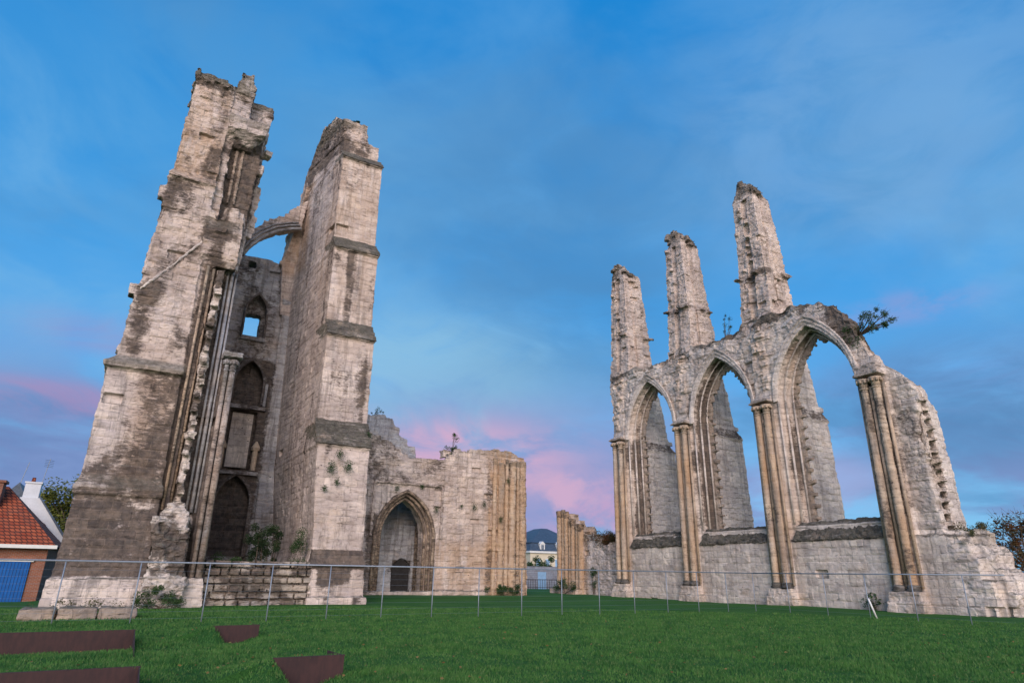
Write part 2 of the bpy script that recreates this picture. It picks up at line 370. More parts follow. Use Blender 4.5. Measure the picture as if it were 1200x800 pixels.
# ------------------------------------------------------------------ plants
def leaves(n, fn, size, flat=.5):
    V = np.empty((n,4,3)); c = fn(n)
    d = RNG.normal(size=(n,3)); d /= np.linalg.norm(d,axis=1)[:,None]; d[:,2] *= flat
    e = np.cross(d, RNG.normal(size=(n,3))); e /= np.linalg.norm(e,axis=1)[:,None]
    s = size*RNG.uniform(.6,1.3,n)[:,None]
    V[:,0] = c-d*s; V[:,1] = c+e*s*.45; V[:,2] = c+d*s; V[:,3] = c-e*s*.45
    return V.reshape(-1,3), np.arange(4*n).reshape(n,4)
def clumps(center, rad, k, n, cr=.35, low=-.6):
    C = []
    while len(C) < k:
        p = RNG.normal(size=3); p = p/np.linalg.norm(p)*RNG.uniform(.3,1)**.6
        if p[2] > low: C.append(p)
    C = np.array(C)*np.array(rad)+np.array(center); w = RNG.uniform(.5,1.2,k)
    def fn(n):
        i = RNG.integers(0,k,n); q = RNG.normal(size=(n,3)); q /= np.linalg.norm(q,axis=1)[:,None]; q *= (RNG.random(n)**.5)[:,None]
        return C[i]+q*(w[i]*cr)[:,None]*np.array(rad).mean()
    return C, fn
def foliage_mesh(name, V, F):
    me = bpy.data.meshes.new(name); me.from_pydata(V.tolist(), [], F.tolist()); me.update(); return me
def shrub(name, label, cat, base, center, rad, k, n, size, mat, group=None, stems=6, cr=.35, low=-.6, sr=.02):
    t = thing(name, base, label, cat, group); C, fn = clumps(center, rad, k, n, cr, low); V, F = leaves(int(n*1.9), fn, size*.66)
    link('foliage', foliage_mesh('foliage', V, F), mat, t)
    mb = MB(); b = Vector(base)
    for i in range(min(stems, k)):
        c = Vector(C[i]); m = b.lerp(c,.5)+Vector(RNG.normal(size=3)*.12*(c-b).length*.5)
        mb.tube([b, m, c, c+(c-m)*.35], [sr, sr*.7, sr*.35, sr*.1], 5)
    put('stem', mb, M['bark'], t); return t
def tree(name, label, base, h, rad, k, n, size, mat, group=None, trunk=.18, cr=.33, low=-.5, bare=0):
    t = thing(name, base, label, 'tree', group); b = Vector(base); cz = b.z+h-rad[2]; cen = (b.x,b.y,cz)
    C, fn = clumps(cen, rad, k, n, cr, low); V, F = leaves(n, fn, size)
    link('crown', foliage_mesh('crown', V, F), mat, t)
    mb = MB(); top = Vector((b.x,b.y,cz-rad[2]*.3)); mb.tube([b-Vector((0,0,.3)), b.lerp(top,.5)+Vector((.1,.05,0)), top], [trunk*1.3,trunk,trunk*.7], 8)
    for i in range(k):
        c = Vector(C[i]); s = top.lerp(b, random.random()*.3); m = s.lerp(c,.5)+Vector((0,0,.15*rad[2])); mb.tube([s,m,c], [trunk*.35,trunk*.2,trunk*.05], 5)
        for q in range(bare):
            d = Vector(RNG.normal(size=3)); d.z = abs(d.z)*1.3; mb.tube([c, c+d.normalized()*rad[2]*.45], [trunk*.07, .004], 4)
    put('trunk', mb, M['bark'], t); return t
def tuft(pts, label, n=260, r=.22, size=.05, mat='leaf', group='tufts of wall plants rooted in the ruins', name='wall_plant', cat='plant'):
    p = pts; n = int(n*1.8); Vs = RNG.normal(size=(n,3))*np.array([.5,.35,.62])*r+np.array(p)
    V, F = leaves(n, lambda k: Vs, size*.6)
    me = foliage_mesh(name, V, F); o = link(name, me, M[mat], None, p); tag(o, label, cat, group); return o

# ================================================================== RUINED TOWER (two piers, back wall, flying arch)
T = thing('ruined_tower', (3.5,31,0), 'tall ruined twin-pier church tower of pale and soot-dark limestone behind the left lawn', 'ruin')
def st_pier(P):
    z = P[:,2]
    edge = sm(P[:,0]+.35*fbm(P,.8,41),-2.0,-.5); dark = .85*box(P,-3,.75,26,40,.95,3.3,.1)+.55*box(P,-3,.75,26,40,3.3,3.9,.1)+(.2+.45*edge)*box(P,-3,.75,26,40,3.9,8.5,.15)+.5*np.clip(fbm(P,(1.6,1.6,.14),43),0,1)*box(P,-3,2.2,26,40,8.9,22.5,.3)+.55*box(P,-1.4,-.3,26,40,15.4,17.2,.3)+.5*box(P,-1.7,-.9,26,40,9,12,.4)+.82*box(P,.6,2.1,26,40,3.2,13.3,.15)+.75*box(P,.3,2.1,28.0,40,16.2,20.6,.15)  # last two terms paint the shade of the jamb recesses
    dark += .25*box(P,-3,3,26,40,8.9,14,.3)+.12*(z > 14)+.5*np.clip(fbm(P,(1.1,1.1,.5),47),0,1)+.45*box(P,-3,3,26,40,22.3,25,.2)+.9*box(P,1.9,2.8,27.5,36,0,9.6,.05)+.45*box(P,.2,1.7,26,28,14.6,15.7,.25)  # backing behind the shafts painted dark for the shaded gap
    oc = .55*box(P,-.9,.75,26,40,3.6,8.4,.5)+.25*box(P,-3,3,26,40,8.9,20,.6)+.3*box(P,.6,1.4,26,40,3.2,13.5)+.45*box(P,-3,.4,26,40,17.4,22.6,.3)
    moss = .75*box(P,-3,3,26,40,22.75,25,.15)+.7*box(P,-3,.7,26,27.6,8.45,8.95,.05)+.5*box(P,.2,2.3,26,40,20.85,21.25,.05)+.4*box(P,.2,2,26,40,15.2,15.7,.1)+.35*box(P,-3,.75,26,27.6,3.9,4.4,.05)
    return dark, oc, moss
m = MB()
m.loft([(-.4,-2.3,.72,26.95,36),(.92,-2.22,.72,26.98,36)]); m.loft([(.9,-2.12,.70,27.08,36),(3.75,-2.02,.66,27.12,36)])
m.loft([(3.7,-2.1,.72,27.02,36),(3.95,-2.1,.72,27.0,36),(4.3,-2.0,.66,27.2,36)])
m.loft([(4.2,-1.98,.64,27.22,36),(8.45,-1.98,.56,27.3,36)]); m.loft([(8.4,-2.12,.62,27.1,36),(8.6,-2.14,.62,27.06,36),(8.95,-1.78,.55,27.55,36)])
m.loft([(8.9,-1.78,.55,27.5,36),(11.6,-1.72,.5,27.5,36)]); m.rbox((-1.7,27.75,11.75),(.5,.6,.5)); m.loft([(11.6,-1.62,.5,27.5,36),(17.3,-1.45,.4,27.55,36)])
m.rbox((-1.55,27.8,16.4),(.35,.5,.6)); m.rbox((-1.6,27.8,9.2),(.5,.6,.3),0,0,.3)
m.loft([(17.2,-1.5,.42,27.4,36),(17.35,-1.5,.42,27.4,36),(17.6,-1.38,.4,27.55,36)])
m.loft([(17.4,-1.38,.4,27.6,36),(23.0,-1.3,.42,27.65,34)])
m.loft([(22.7,-1.42,.3,27.5,33.8),(22.95,-1.42,.3,27.5,33.8)])
m.rubble(-1.25,.15,27.8,29,22.95,.45,14); m.rubble(-1.2,.2,29,33,22.95,.4,18)
# recessed jamb with orders
m.loft([(0,.6,1.0,27.35,36),(15.6,.3,.95,27.7,36)]); m.loft([(0,.6,1.35,27.7,36),(15.6,.3,1.35,27.95,36)]); m.loft([(0,.6,2.02,28.0,36),(15.6,.3,2.0,28.2,35)])
m.loft([(13.5,.3,1.82,27.6,36),(13.9,.3,1.84,27.35,36),(15.2,.3,1.84,27.3,36),(15.6,.3,1.7,27.5,36)])   # springer block
m.rubble(.5,1.6,27.5,28,15.3,.5,7,(.45,.4,.3)); m.rubble(.5,1.1,27.3,27.6,15.2,.3,3,(.35,.3,.3))
m.loft([(15.4,.3,.75,27.8,35),(20.2,.35,.75,27.85,35)]); m.loft([(15.4,.3,1.98,28.3,35),(20.6,.35,2.05,28.3,35)])
m.loft([(19.9,.4,1.6,28.1,34),(20.5,.35,2.05,27.35,34),(21.15,.35,2.15,27.25,34),(21.3,.4,2.1,27.4,34)])   # overhanging ledge
m.rbox((1.75,27.5,21.45),(.35,.35,.35),.3); m.rbox((2.35,28.6,20.3),(.35,.5,.35),.2); m.rbox((2.1,28.4,19.2),(.3,.4,.5),.1)
m.loft([(21.0,.42,1.25,27.75,34),(23.4,.42,1.3,27.75,33)]); m.loft([(23.3,.42,1.35,27.75,33),(24.15,.62,1.0,28.0,31)])
m.loft([(21.0,1.0,2.2,28.4,34),(23.1,1.1,2.28,28.5,33)]); m.rubble(1.5,2.15,28.5,31,23.1,.35,6,(.35,.4,.25)); m.rubble(.6,1.1,27.9,28.5,24.0,.3,4,(.25,.3,.2))
m.loft([(18,2.0,2.3,29.5,34),(23,2.0,2.3,29.5,34)])
m.rubble(.4,1.7,27.45,28.1,15.5,.9,16,(.35,.35,.25),.5); m.rubble(-1.3,.4,27.6,28.2,22.8,.5,16,(.3,.25,.2),.3)
m.loft([(0,2.0,2.62,27.6,35),(9.5,1.95,2.5,27.7,35)])
for k in range(9): m.rbox((2.15+.1*random.random(),29.5,16.2+k*.32),(.35,.5,.3),random.random()*.5,0,.2*random.random())
er = lambda P: .55+.75*sm(P[:,2],8,12)+.4*sm(P[:,2],20,23)
ruin('pier', m, M['brown'] if False else M['lime'], T, er=.055, stain_shade=st_pier, erfn=er, holes=.012)
pier = [o for o in T.children][0]
# rubble stub at its foot and the line of torn-off masonry up the jamb
m = MB(); m.loft([(-.3,.55,2.0,26.6,28),(1.1,.6,1.95,26.75,28),(1.15,.62,1.9,26.85,28),(3.0,.75,1.8,27.05,28),(3.6,1.0,1.5,27.2,28)])
m.rubble(.75,1.8,26.8,27.1,.4,2.9,26,(.35,.3,.28),.5)
ruin('torn_masonry', m, M['pale'], T, er=.13, fine=.06, vox=.06, stain_shade=lambda P: (.42+.25*sm(P[:,2],.8,1.4)-.2*sm(P[:,2],3.2,3.6)+.8*fbm(P,1.3,91)*sm(P[:,2],-.5,1.5), 0*P[:,0], .3*(fbm(P,1.2,44) > .3)))
m = MB()
zz = 3.5
while zz < 12.3:
    m.rbox((1.25-.0*zz+random.uniform(-.05,.05), 27.45, zz),(random.uniform(.22,.34),.5,random.uniform(.24,.42)),random.uniform(-.3,.3),0,random.uniform(-.25,.25)); zz += random.uniform(.42,.66)
m.box(1.1,1.4,27.5,28.1,3.2,13.4)
ruin('tooth_stones', m, M['pale'], T, er=.05, fine=.03, vox=.045, stain_shade=lambda P: (.45+.9*fbm(P,1.6,3), .2+0*P[:,0], 0*P[:,0]))
m = MB()
for x, y, r in ((.78,27.36,.055),(1.02,27.62,.06)): m.tube([(x,y,3.3),(x-.05,y+.12,13.4)], r, 8)
put('jamb_roll', m, M['ochre'], T, sm_=True, stain_shade=(.5,.5,0))
m = MB()
for x, y, r in ((1.62,27.95,.05),(1.8,27.92,.07),(1.96,27.98,.045)): m.tube([(x,y,3.3),(x-.04,y+.2,13.6)], r, 8)
put('jamb_shaft', m, M['grey'], T, sm_=True, stain_shade=(.3,0,0))
for x, r in ((2.18,.085),(2.42,.12)):
    m = MB(); m.tube([(x,27.42,.9),(x-.06,27.5,9.0)], r, 14); put('shaft', m, M['grey'], T, sm_=True, stain_shade=(.5,.6,.1))
    m = MB(); capital(m, x-.06, 27.5, 9.55, r); put('capital', m, M['grey'], T, sm_=True, stain_shade=(.5,.1,0))
m = MB(); m.loft([(-.2,1.92,2.68,27.1,27.9),(.7,1.96,2.62,27.15,27.9),(.95,2.0,2.58,27.25,27.8)])
ruin('shaft_base', m, M['pale'], T, er=.02, vox=.05, stain_shade=(.1,.15,.1))
m = MB(); m.tube([(-1.55,27.5,11.75),(-.6,27.52,13.1),(.42,27.52,14.6)], .07, 6); ruin('roof_scar', m, M['pale'], T, er=.03, vox=.035, blk=0)
m = MB()
for x in (1.0,1.25): m.tube([(x,28.27,17.0),(x,28.27,20.1)], .085, 8)
ruin('upper_shaft', m, M['brown'], T, er=.03, blk=0, vox=.04, stain_shade=(.55,.3,0))

m = MB(); m.box(1.9,2.66,27.2,27.9,9.5,9.72); ruin('abacus', m, M['grey'], T, er=.02, vox=.04, stain_shade=(.3,.1,.2))
# ---- stepped buttress pier
SET = [(6.55,7.75),(12.0,12.95),(17.1,18.0),(23.2,24.0)]
m = MB()
m.loft([(-.4,6.5,9.05,27.75,37.2),(.25,6.52,9.02,27.8,37.2)]); m.loft([(.2,6.58,8.93,28.0,37.2),(1.45,6.62,8.88,28.0,37.2)])
m.loft([(1.45,6.5,8.92,27.9,37.2),(2.05,6.62,8.8,28.1,37.2),(2.1,6.6,8.78,28.1,37.2,6.6,8.8),(6.5,6.32,8.72,28.3,37.2,6.09,8.72)])
yf = [28.3,29.1,29.9,30.7,31.5]; xl = [6.32,6.38,6.4,6.42,6.5]; xr = [8.72,8.74,8.74,8.72,8.66]; zb = [6.5,12.0,17.1,23.2]
for k in range(4):
    z0, z1 = SET[k]; y0, y1 = yf[k], yf[k+1]; bl = 6.35-.04*z0; bl2 = 6.35-.04*z1
    m.loft([(z0-.05,xl[k]-.03,xr[k]+.03,y0-.06,37.2,bl,xr[k]),(z0+.02,xl[k]-.03,xr[k]+.03,y0-.06,37.2,bl,xr[k]),(z1,xl[k+1],xr[k+1],y1,37.2,bl2,xr[k+1])])
    if k < 3: m.loft([(z1-.1,xl[k+1],xr[k+1],y1-.02,37.2,bl2,xr[k+1]),(zb[k+1],xl[k+1]-.02,xr[k+1]-.02,y1+.05,37.2,6.35-.04*zb[k+1],xr[k+1])])
m.loft([(23.8,6.5,8.64,31.5,36.9,5.4,8.4),(25.1,6.5,8.6,31.5,36.2,5.45,8.4)]); m.loft([(25.0,6.48,7.95,31.55,36.3,5.45,7.9),(26.5,6.35,7.85,31.65,35.0,5.6,7.8)])
m.loft([(26.2,6.25,6.9,32.3,35.1,5.6,6.9),(27.1,6.15,6.5,32.5,34.2,5.7,6.5)])
m.loft([(25,6.3,6.9,32.3,35.8,5.5,6.9),(27.4,6.1,6.7,32.9,34.5,5.72,6.5)]); m.rubble(6.4,7.7,31.9,34.5,26.3,.25,8,(.45,.45,.22)); m.rubble(7.9,8.45,31.7,33,25.1,.15,4,(.4,.4,.15))
m.loft([(15.5,5.2,6.2,36.95,38.0),(18.9,4.85,6.2,36.8,38.0),(20.2,5.1,6.2,36.3,37.8),(22.0,5.35,6.1,35.8,37.4),(23.8,5.45,6.0,35.7,37.1)])
for k in range(12): m.rbox((4.95+.035*k,37.1,18.8+k*.36),(random.uniform(.2,.5),.5,.3),0,0,random.uniform(-.1,.1))
def st_butt(P):
    d = .12+.35*fbm(P,(.7,.7,.3),58)+.55*np.clip(fbm(P,(2.2,2.2,.12),45)-.1,0,1)+.12*sm(P[:,2],18,24)+.75*box(P,6,9.2,26,28.3,1.35,2.1,.08)+.6*box(P,6.9,8.3,26,28.3,.7,1.4,.1)+.45*box(P,5,9,31,36,24.2,27,.3)+.35*box(P,7.2,7.9,28,32,13,17.2,.2)
    ms = .45*box(P,5.5,9,31,37,25.9,28,.2)
    oc = .28*(P[:,1] < 32)*sm(P[:,2],8,20)+.15+.5*box(P,4.8,6.1,35,37.5,18,24,.3)
    for z0, z1 in SET: ms = ms+.95*box(P,6,9,27.9,32.4,z0-.02,z1-.06,.05)*(np.abs(P[:,0]-7.55) < 1.25)
    return d, oc, ms
ruin('stepped_buttress', m, M['lime'], T, er=.022, blk=.03, fine=.015, vox=.05, stain_shade=st_butt, erfn=lambda P: .6+1.6*sm(P[:,2],24,26), holes=.004)
# slabs of the set-offs
for k in range(4):
    z0, z1 = SET[k]; m = MB(); a = math.atan2(z1-z0, yf[k+1]-yf[k]); L = math.hypot(z1-z0, yf[k+1]-yf[k])
    m.rbox(((xl[k]+xr[k])/2+.0,(yf[k]+yf[k+1])/2-.06,(z0+z1)/2+.04),(xr[k]-xl[k]+.14, L+.12, .10), 0, a)
    ruin('sloping_setoff', m, M['slate'], T, er=.03, fine=.03, blk=.0, vox=.045, stain_shade=lambda P: (0*P[:,0]+.2, 0*P[:,0], .3*(fbm(P,1.5,8) > .1)))

# ---- back wall with blind arches and window
HW = [(3.35,13.9)]+arch(3.92,.57,1.15,15.35)+[(4.49,13.9)]
H1 = opening(4.15,.75,1.35,11.1,9.95); H3 = opening(4.25,.85,1.45,4.55,1.9); H2 = [(3.5,6.2),(4.85,6.2),(4.85,9.55),(3.5,9.55)]
top = jig([(6.8,19.0),(2.0,18.9)], .06, .45)
m = MB(); m.prism('y',37.2,37.75,[(2.0,-.4),(6.8,-.4)]+top,[HW,H1,H2,H3,[(3.1,18.2),(3.5,18.2),(3.5,18.6),(3.1,18.6)]])
HW2 = [(3.4,13.95)]+[(3.4,15.2),(3.6,15.6),(4.2,15.5),(4.2,13.95)]
m.prism('y',37.7,38.5,[(2.0,-.4),(6.8,-.4),(6.8,18.95),(2.0,18.85)],[[(3.45,13.9),(4.25,13.9),(4.25,15.45),(3.45,15.45)],[(3.15,18.2),(3.45,18.2),(3.45,18.6),(3.15,18.6)]])
m.loft([(0,5.5,6.6,36.95,37.4),(16.3,5.3,6.4,36.95,37.4)]); m.box(5.25,6.3,36.85,37.4,16.2,16.45)
m.box(2.0,3.2,37.0,37.4,0,11.7)
def st_back(P):
    d = .85*box(P,2.8,5.4,36,40,1.5,12.6,.25)+.4*box(P,2.8,5.2,36,40,12.6,16.8,.4)+.7*box(P,4.9,6.3,36,40,16.8,18.6,.4)+.45*box(P,2,4,36,40,16.8,18.8,.4)+.15  # niches and blind arches darkened with painted-in shade
    return d, .2*box(P,2,5.5,36,40,6,16,.5), 0*d
ruin('back_wall', m, M['grey'], T, er=.05, stain_shade=st_back, holes=.02)
def niche(a0,h0,a1,h1,c,z0,zb,nm='blind_arch'):
    m = MB(); m.prism('y',37.08,37.3,band(c,a0,h0,a1,h1,z0,12,zb)); m.tube([(x,37.06,z) for x,z in [(c-a0-.04,zb)]+arch(c,a0+.04,h0+.04,z0)+[(c+a0+.04,zb)]], .06, 8)
    put(nm, m, M['grey'], T, stain_shade=(.75,.1,0))
niche(.75,1.35,.93,1.58,4.15,11.1,9.95); niche(.85,1.45,1.02,1.68,4.25,4.55,1.9); niche(.57,1.15,.68,1.3,3.92,15.35,13.9,'window_arch')
for q in ((3.1,5.3,36.95,37.25,6.05,6.25),(3.2,5.2,37.0,37.25,9.65,9.85),(3.2,5.1,36.9,37.3,1.7,1.9),(3.3,4.6,37.0,37.3,13.65,13.88)):
    m = MB(); m.box(*q); put('string_course', m, M['grey'], T, stain_shade=(.6,.15,0))

for x in (3.32,5.02):
    m = MB(); m.tube([(x,37.05,6.3),(x,37.05,7.4)], .14, 8); m.tube([(x,37.05,7.4),(x,37.05,7.55),(x,37.05,7.9)], [.22,.24,.05], 8); put('pedestal', m, M['ochre'], T, stain_shade=(.3,.2,0))
m = MB(); m.box(3.62,4.72,37.6,37.72,6.5,9.5); put('pale_panel', m, M['pale'], T, stain_shade=(.1,0,0))
for x in (5.1,): 
    m = MB(); m.tube([(x,37.05,9.9),(x,37.05,11.2)], .08, 8); put('nook_shaft', m, M['grey'], T, stain_shade=(.4,0,0))

# ---- flying arch between the piers
lo = [(2.3,17.2),(2.55,18.15),(2.9,18.9),(3.5,19.6),(4.15,20.15),(5.0,20.55),(5.5,20.7)]; hi = [(5.7,22.9),(5.45,22.5),(4.7,21.75),(3.9,20.9),(3.0,20.1),(2.5,19.65),(2.2,19.3)]
m = MB(); m.prism('y',35.6,36.35,lo+jig(hi,.05,.35))
ruin('flying_arch', m, M['lime'], T, er=.03, stain_shade=lambda P: (.25+.3*(P[:,2] < 19.6), .3*(P[:,0] > 4.3), 0*P[:,0]))
m = MB()
for d, r, y in ((.0,.10,35.6),(.22,.06,35.52),(.42,.05,35.56)): m.tube([(x-d*.5,y,z+d*.8) for x,z in lo[1:]], r, 8)
put('arch_moulding', m, M['grey'], T, sm_=True, stain_shade=(.45,0,0))

# ================================================================== PORTAL WALL
W = thing('portal_wall', (16,38,0), 'broken stone wall with a pointed doorway and clustered ochre pier at its right end', 'ruin')
m = MB()
prof = jig([(22.35,8.7),(21.2,9.05),(18.6,8.9),(17.6,8.6),(16.2,8.0),(14.4,7.95),(12.6,8.9),(11,9.3),(8.6,9.4)], .09, .42)
m.prism('y',37.15,37.7,[(8.6,-.4),(22.35,-.4)]+prof,[[(12.1,.001-.4+.05)]+arch(14.05,1.95,2.75,3.2)+[(16.0,-.35)]])
m.prism('y',37.65,38.5,[(8.6,-.4),(22.35,-.4)]+[(22.35,8.6),(18.6,8.8),(16.2,7.9),(14.4,7.9),(12.6,8.7),(8.6,9.3)],[[(12.7,-.35)]+arch(14.05,1.35,2.2,3.2)+[(15.4,-.35)]])
m.loft([(-.4,19.9,22.5,37.0,39.2),(8.4,19.9,22.35,37.0,39.2)]); m.rubble(20.2,22.1,37.3,38.9,8.3,.3,10)
m.rubble(16.5,19.8,37.3,38.3,8.55,.3,12); m.box(8.6,19.9,37.02,37.3,-.4,.25)
def st_port(P):
    x = P[:,0]; d = .12+.25*fbm(P,.5,59)+.4*box(P,8,16.5,36,40,6.3,9.6,.3)+.55*box(P,11.6,12.6,36,38.7,0,4.5,.3)+.3*box(P,15.2,16.2,36,38.7,0,4.5,.3)+.5*box(P,19.4,20.1,36,40,0,8.5,.25)-.15*box(P,16.4,19.5,36,40,0,7,.4)
    oc = .9*sm(x,19.2,20)+.35*box(P,15.4,19.6,36,40,.3,3.0,.4)+.25*sm(x,12,17)
    return d, oc, .35*sm(P[:,2],8.3,8.9)
ruin('wall', m, M['lime'], W, er=.045, stain_shade=st_port, holes=.02)
m = MB()
for x, r, y in ((20.0,.16,37.05),(20.42,.24,36.95),(20.85,.15,36.98),(21.25,.26,36.92),(21.7,.15,36.98),(22.1,.26,37.05),(22.38,.22,37.6),(22.4,.2,38.3)):
    q = MB(); q.tube([(x,y,-.2),(x,y,8.15+.35*random.random())], r, 12)
    ruin('shaft', q, M['ochre'], W, er=.03, fine=.02, blk=.0, vox=.06, stain_shade=lambda P: (.42+.3*fbm(P,(1,1,.2),77), .75+0*P[:,0], .5*(P[:,2] > 8)))
for a, b, y, r in ((1.36,1.95,37.45,0),(1.5,2.5,37.6,.1)):
    pass
m = MB()
for k, (a, h, y, r) in enumerate(((1.42,2.27,37.6,.09),(1.62,2.5,37.42,.10),(1.84,2.68,37.2,.11))):
    m.tube([(14.05-a,y,0)]+[(x,y,z) for x,z in arch(14.05,a,h,3.2,14)]+[(14.05+a,y,0)], r, 8)
put('portal_arch', m, M['ochre'], W, sm_=True, stain_shade=(.62,.45,0))
m = MB(); m.box(11.9,16.35,37.02,37.2,6.25,6.42); m.box(16.25,16.4,37.02,37.2,3.2,6.25); m.box(11.85,12.0,37.02,37.2,3.2,6.25)
ruin('label_moulding', m, M['lime'], W, er=.03, vox=.05, stain_shade=(.45,.2,0))
m = MB()   # wall seen behind the doorway and rising above at the left
D = [(14.55,-.3)]+arch(15.15,.6,.75,1.3,8)+[(15.75,-.3)]
m.prism('y',40.3,40.6,[(9,-.6),(19.5,-.6)]+jig([(19.5,7.8),(15.7,8.3),(15.55,9.3),(14.4,9.9),(13.8,11.0),(11.8,11.1),(9,11.3)],.12,.45),[D])
m.prism('y',40.55,41.5,[(9,-.6),(19.5,-.6),(19.5,7.7),(15.4,8.2),(14.0,9.9),(13.6,10.8),(9,11.1)])
m.rubble(10,13.6,40.5,41.2,11,.3,8)
ruin('rear_wall', m, M['grey'], W, er=.05, stain_shade=lambda P: (.22+.5*(np.abs(P[:,0]-15.15) < .62)*(P[:,2] < 2.0), 0*P[:,0], 0*P[:,0]), holes=.02)  # colour also darkened inside the arched niche
m = MB(); m.prism('y',40.45,40.53,opening(15.15,.58,.73,1.3,-.2,8)); put('niche_panel', m, M['nichedark'], W)  # dark panel, paints in the shaded depth of the arched niche
m = MB(); m.loft([(-.4,15.9,17.4,38.5,40.4),(7,15.9,17.4,38.5,40.4)])
ruin('inner_pier', m, M['ochre'], W, er=.04, stain_shade=(.6,.6,0))

# ================================================================== ARCADE
A = thing('ruined_arcade', (28.6,24,0), 'ruined church wall with three tall pointed window openings and three stone pillars on top', 'ruin')
PY = [15.8,21.75,27.75,33.75]; BC = [18.75,24.75,30.75]; RX = 28.0
m = MB()
cap = {0:3.35,1:3.2,2:3.15}
def hole(c, d, zb): return opening(c-.05,2.2-d,3.6-d*.8,9.85,zb,14)
topl = [(34.5,9.9),(34.65,12),(34.7,14.7),(33,14.75),(31.9,14.8),(31.2,14.3),(30.2,14.2),(28.8,14.25),(28.3,14.7),(27,14.8),(26.2,14.7),(25.2,14.5),(24.2,14.25),(23.2,14.2),(22.7,14.9),(21,14.9),(19.9,14.75),(18.9,14.7),(18.1,14.5),(17.3,14.05),(16.65,13.4),(16.25,12.55),(15.95,11.7),(15.75,10.9),(15.3,10.3),(14.75,9.9),(14.25,9.35),(13.95,8.8)]
out = jig(topl,.08,.45)+jig([(13.95,8.8),(14.3,7.5),(14.2,5.5),(14.1,3.0)],.1,.4)
m.prism('x',RX,RX+.4,[(14.2,-.4),(34.35,-.4),(34.35,9.9)]+out[::1],[hole(c,0,3.62) for c in BC])
o2 = [(14.35,-.4),(34.3,-.4),(34.3,14.6),(22,14.6),(19.2,14.5),(18.2,14.35),(17.4,13.85),(16.8,13.2),(16.3,12.1),(16.0,10.9),(15.0,10.0),(14.5,9.0),(14.7,3)]
m.prism('x',RX+.35,RX+.75,o2,[hole(c,.2,3.62) for c in BC]); m.prism('x',RX+.7,RX+1.25,o2,[hole(c,.42,3.62) for c in BC])
# low wall below the windows and its broken end
m.prism('x',RX-.22,RX+1.5,[(13.0,-.4),(34.3,-.4),(34.3,2.98),(13.9,2.98)]+jig([(13.9,2.98),(13.2,2.5),(13.05,1.6),(12.7,.9),(12.6,-.4)],.12,.35))
m.prism('x',RX+.3,RX+2.2,[(12.4,-.4),(15,-.4),(15,3.1)]+jig([(15,3.1),(13.6,2.9),(12.8,2.2),(12.5,1.2),(12.3,-.4)],.15,.35))
m.rubble(RX,RX+1.8,13.1,14.2,2.8,.35,12)
for c in PY: m.loft([(-.4,RX-.42,RX+.3,c-.95,c+.95),(9.9,RX-.3,RX+.3,c-.72,c+.72)][:0] or [(-.4,RX-.3,RX+.3,c-.64,c+.64),(9.5,RX-.16,RX+.3,c-.6,c+.6)])
for i, c in enumerate(PY): m.loft([(9.9,RX-.3,RX+.4,c-.62,c+.62),(10.3,RX-.2,RX+.4,c-.55,c+.55)]); m.loft([(10.3,RX-.1,RX+.4,c-.5,c+.5),(10.9 if i == 0 else 14.3,RX-.02,RX+.4,c-.35,c+.35)])
for c in PY[1:]:
    for k in range(9): m.rbox((RX-.02,c+random.uniform(-.35,.35),10.8+k*.42),(.3,random.uniform(.3,.55),.28),0,random.uniform(-.1,.1))
m.rubble(RX+.2,RX+1,PY[3]-1.2,PY[3]+.7,0,0,0)
for a, b, z in ((22.9,26.6,14.5),(28.8,32.6,14.25),(17.4,20.6,14.7)): m.rubble(RX+.15,RX+1.1,0,0,0,0,0)
for _ in range(60):
    y = random.uniform(18.9,34.2); m.rbox((RX+random.uniform(.2,1.1),y,14.25+random.random()*.2),(.5,.45,.3),random.uniform(-.3,.3))
def st_arc(P):
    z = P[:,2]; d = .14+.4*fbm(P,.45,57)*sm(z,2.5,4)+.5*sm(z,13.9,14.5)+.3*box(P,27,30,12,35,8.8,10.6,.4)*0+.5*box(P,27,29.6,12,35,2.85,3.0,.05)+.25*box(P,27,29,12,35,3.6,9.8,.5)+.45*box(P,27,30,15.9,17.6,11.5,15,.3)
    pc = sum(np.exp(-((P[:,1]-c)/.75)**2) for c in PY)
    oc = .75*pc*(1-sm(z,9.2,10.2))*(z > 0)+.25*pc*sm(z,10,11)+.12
    d = d-.2*(z < 2.8)+.42*sm(P[:,0],RX+.2,RX+.4)*(z > 3.6)*(1-sm(z,13.3,13.6)); oc = oc+.3*sm(P[:,0],RX+.2,RX+.4)*(z > 3.6)  # shade of the window reveals painted in, darker and browner
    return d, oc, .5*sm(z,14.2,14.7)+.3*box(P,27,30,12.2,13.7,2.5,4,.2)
ruin('wall', m, M['pale'], A, er=.06, blk=.035, stain_shade=st_arc, erfn=lambda P: .38+1.0*sm(P[:,2],10,12)+.8*box(P,26,31,11,13.9,-1,10,.3)+.6*box(P,26,31,13.5,15.2,3,10,.3), holes=.012, vox=.055)
def profx(pts, x): return [(x, y, z) for y, z in pts]
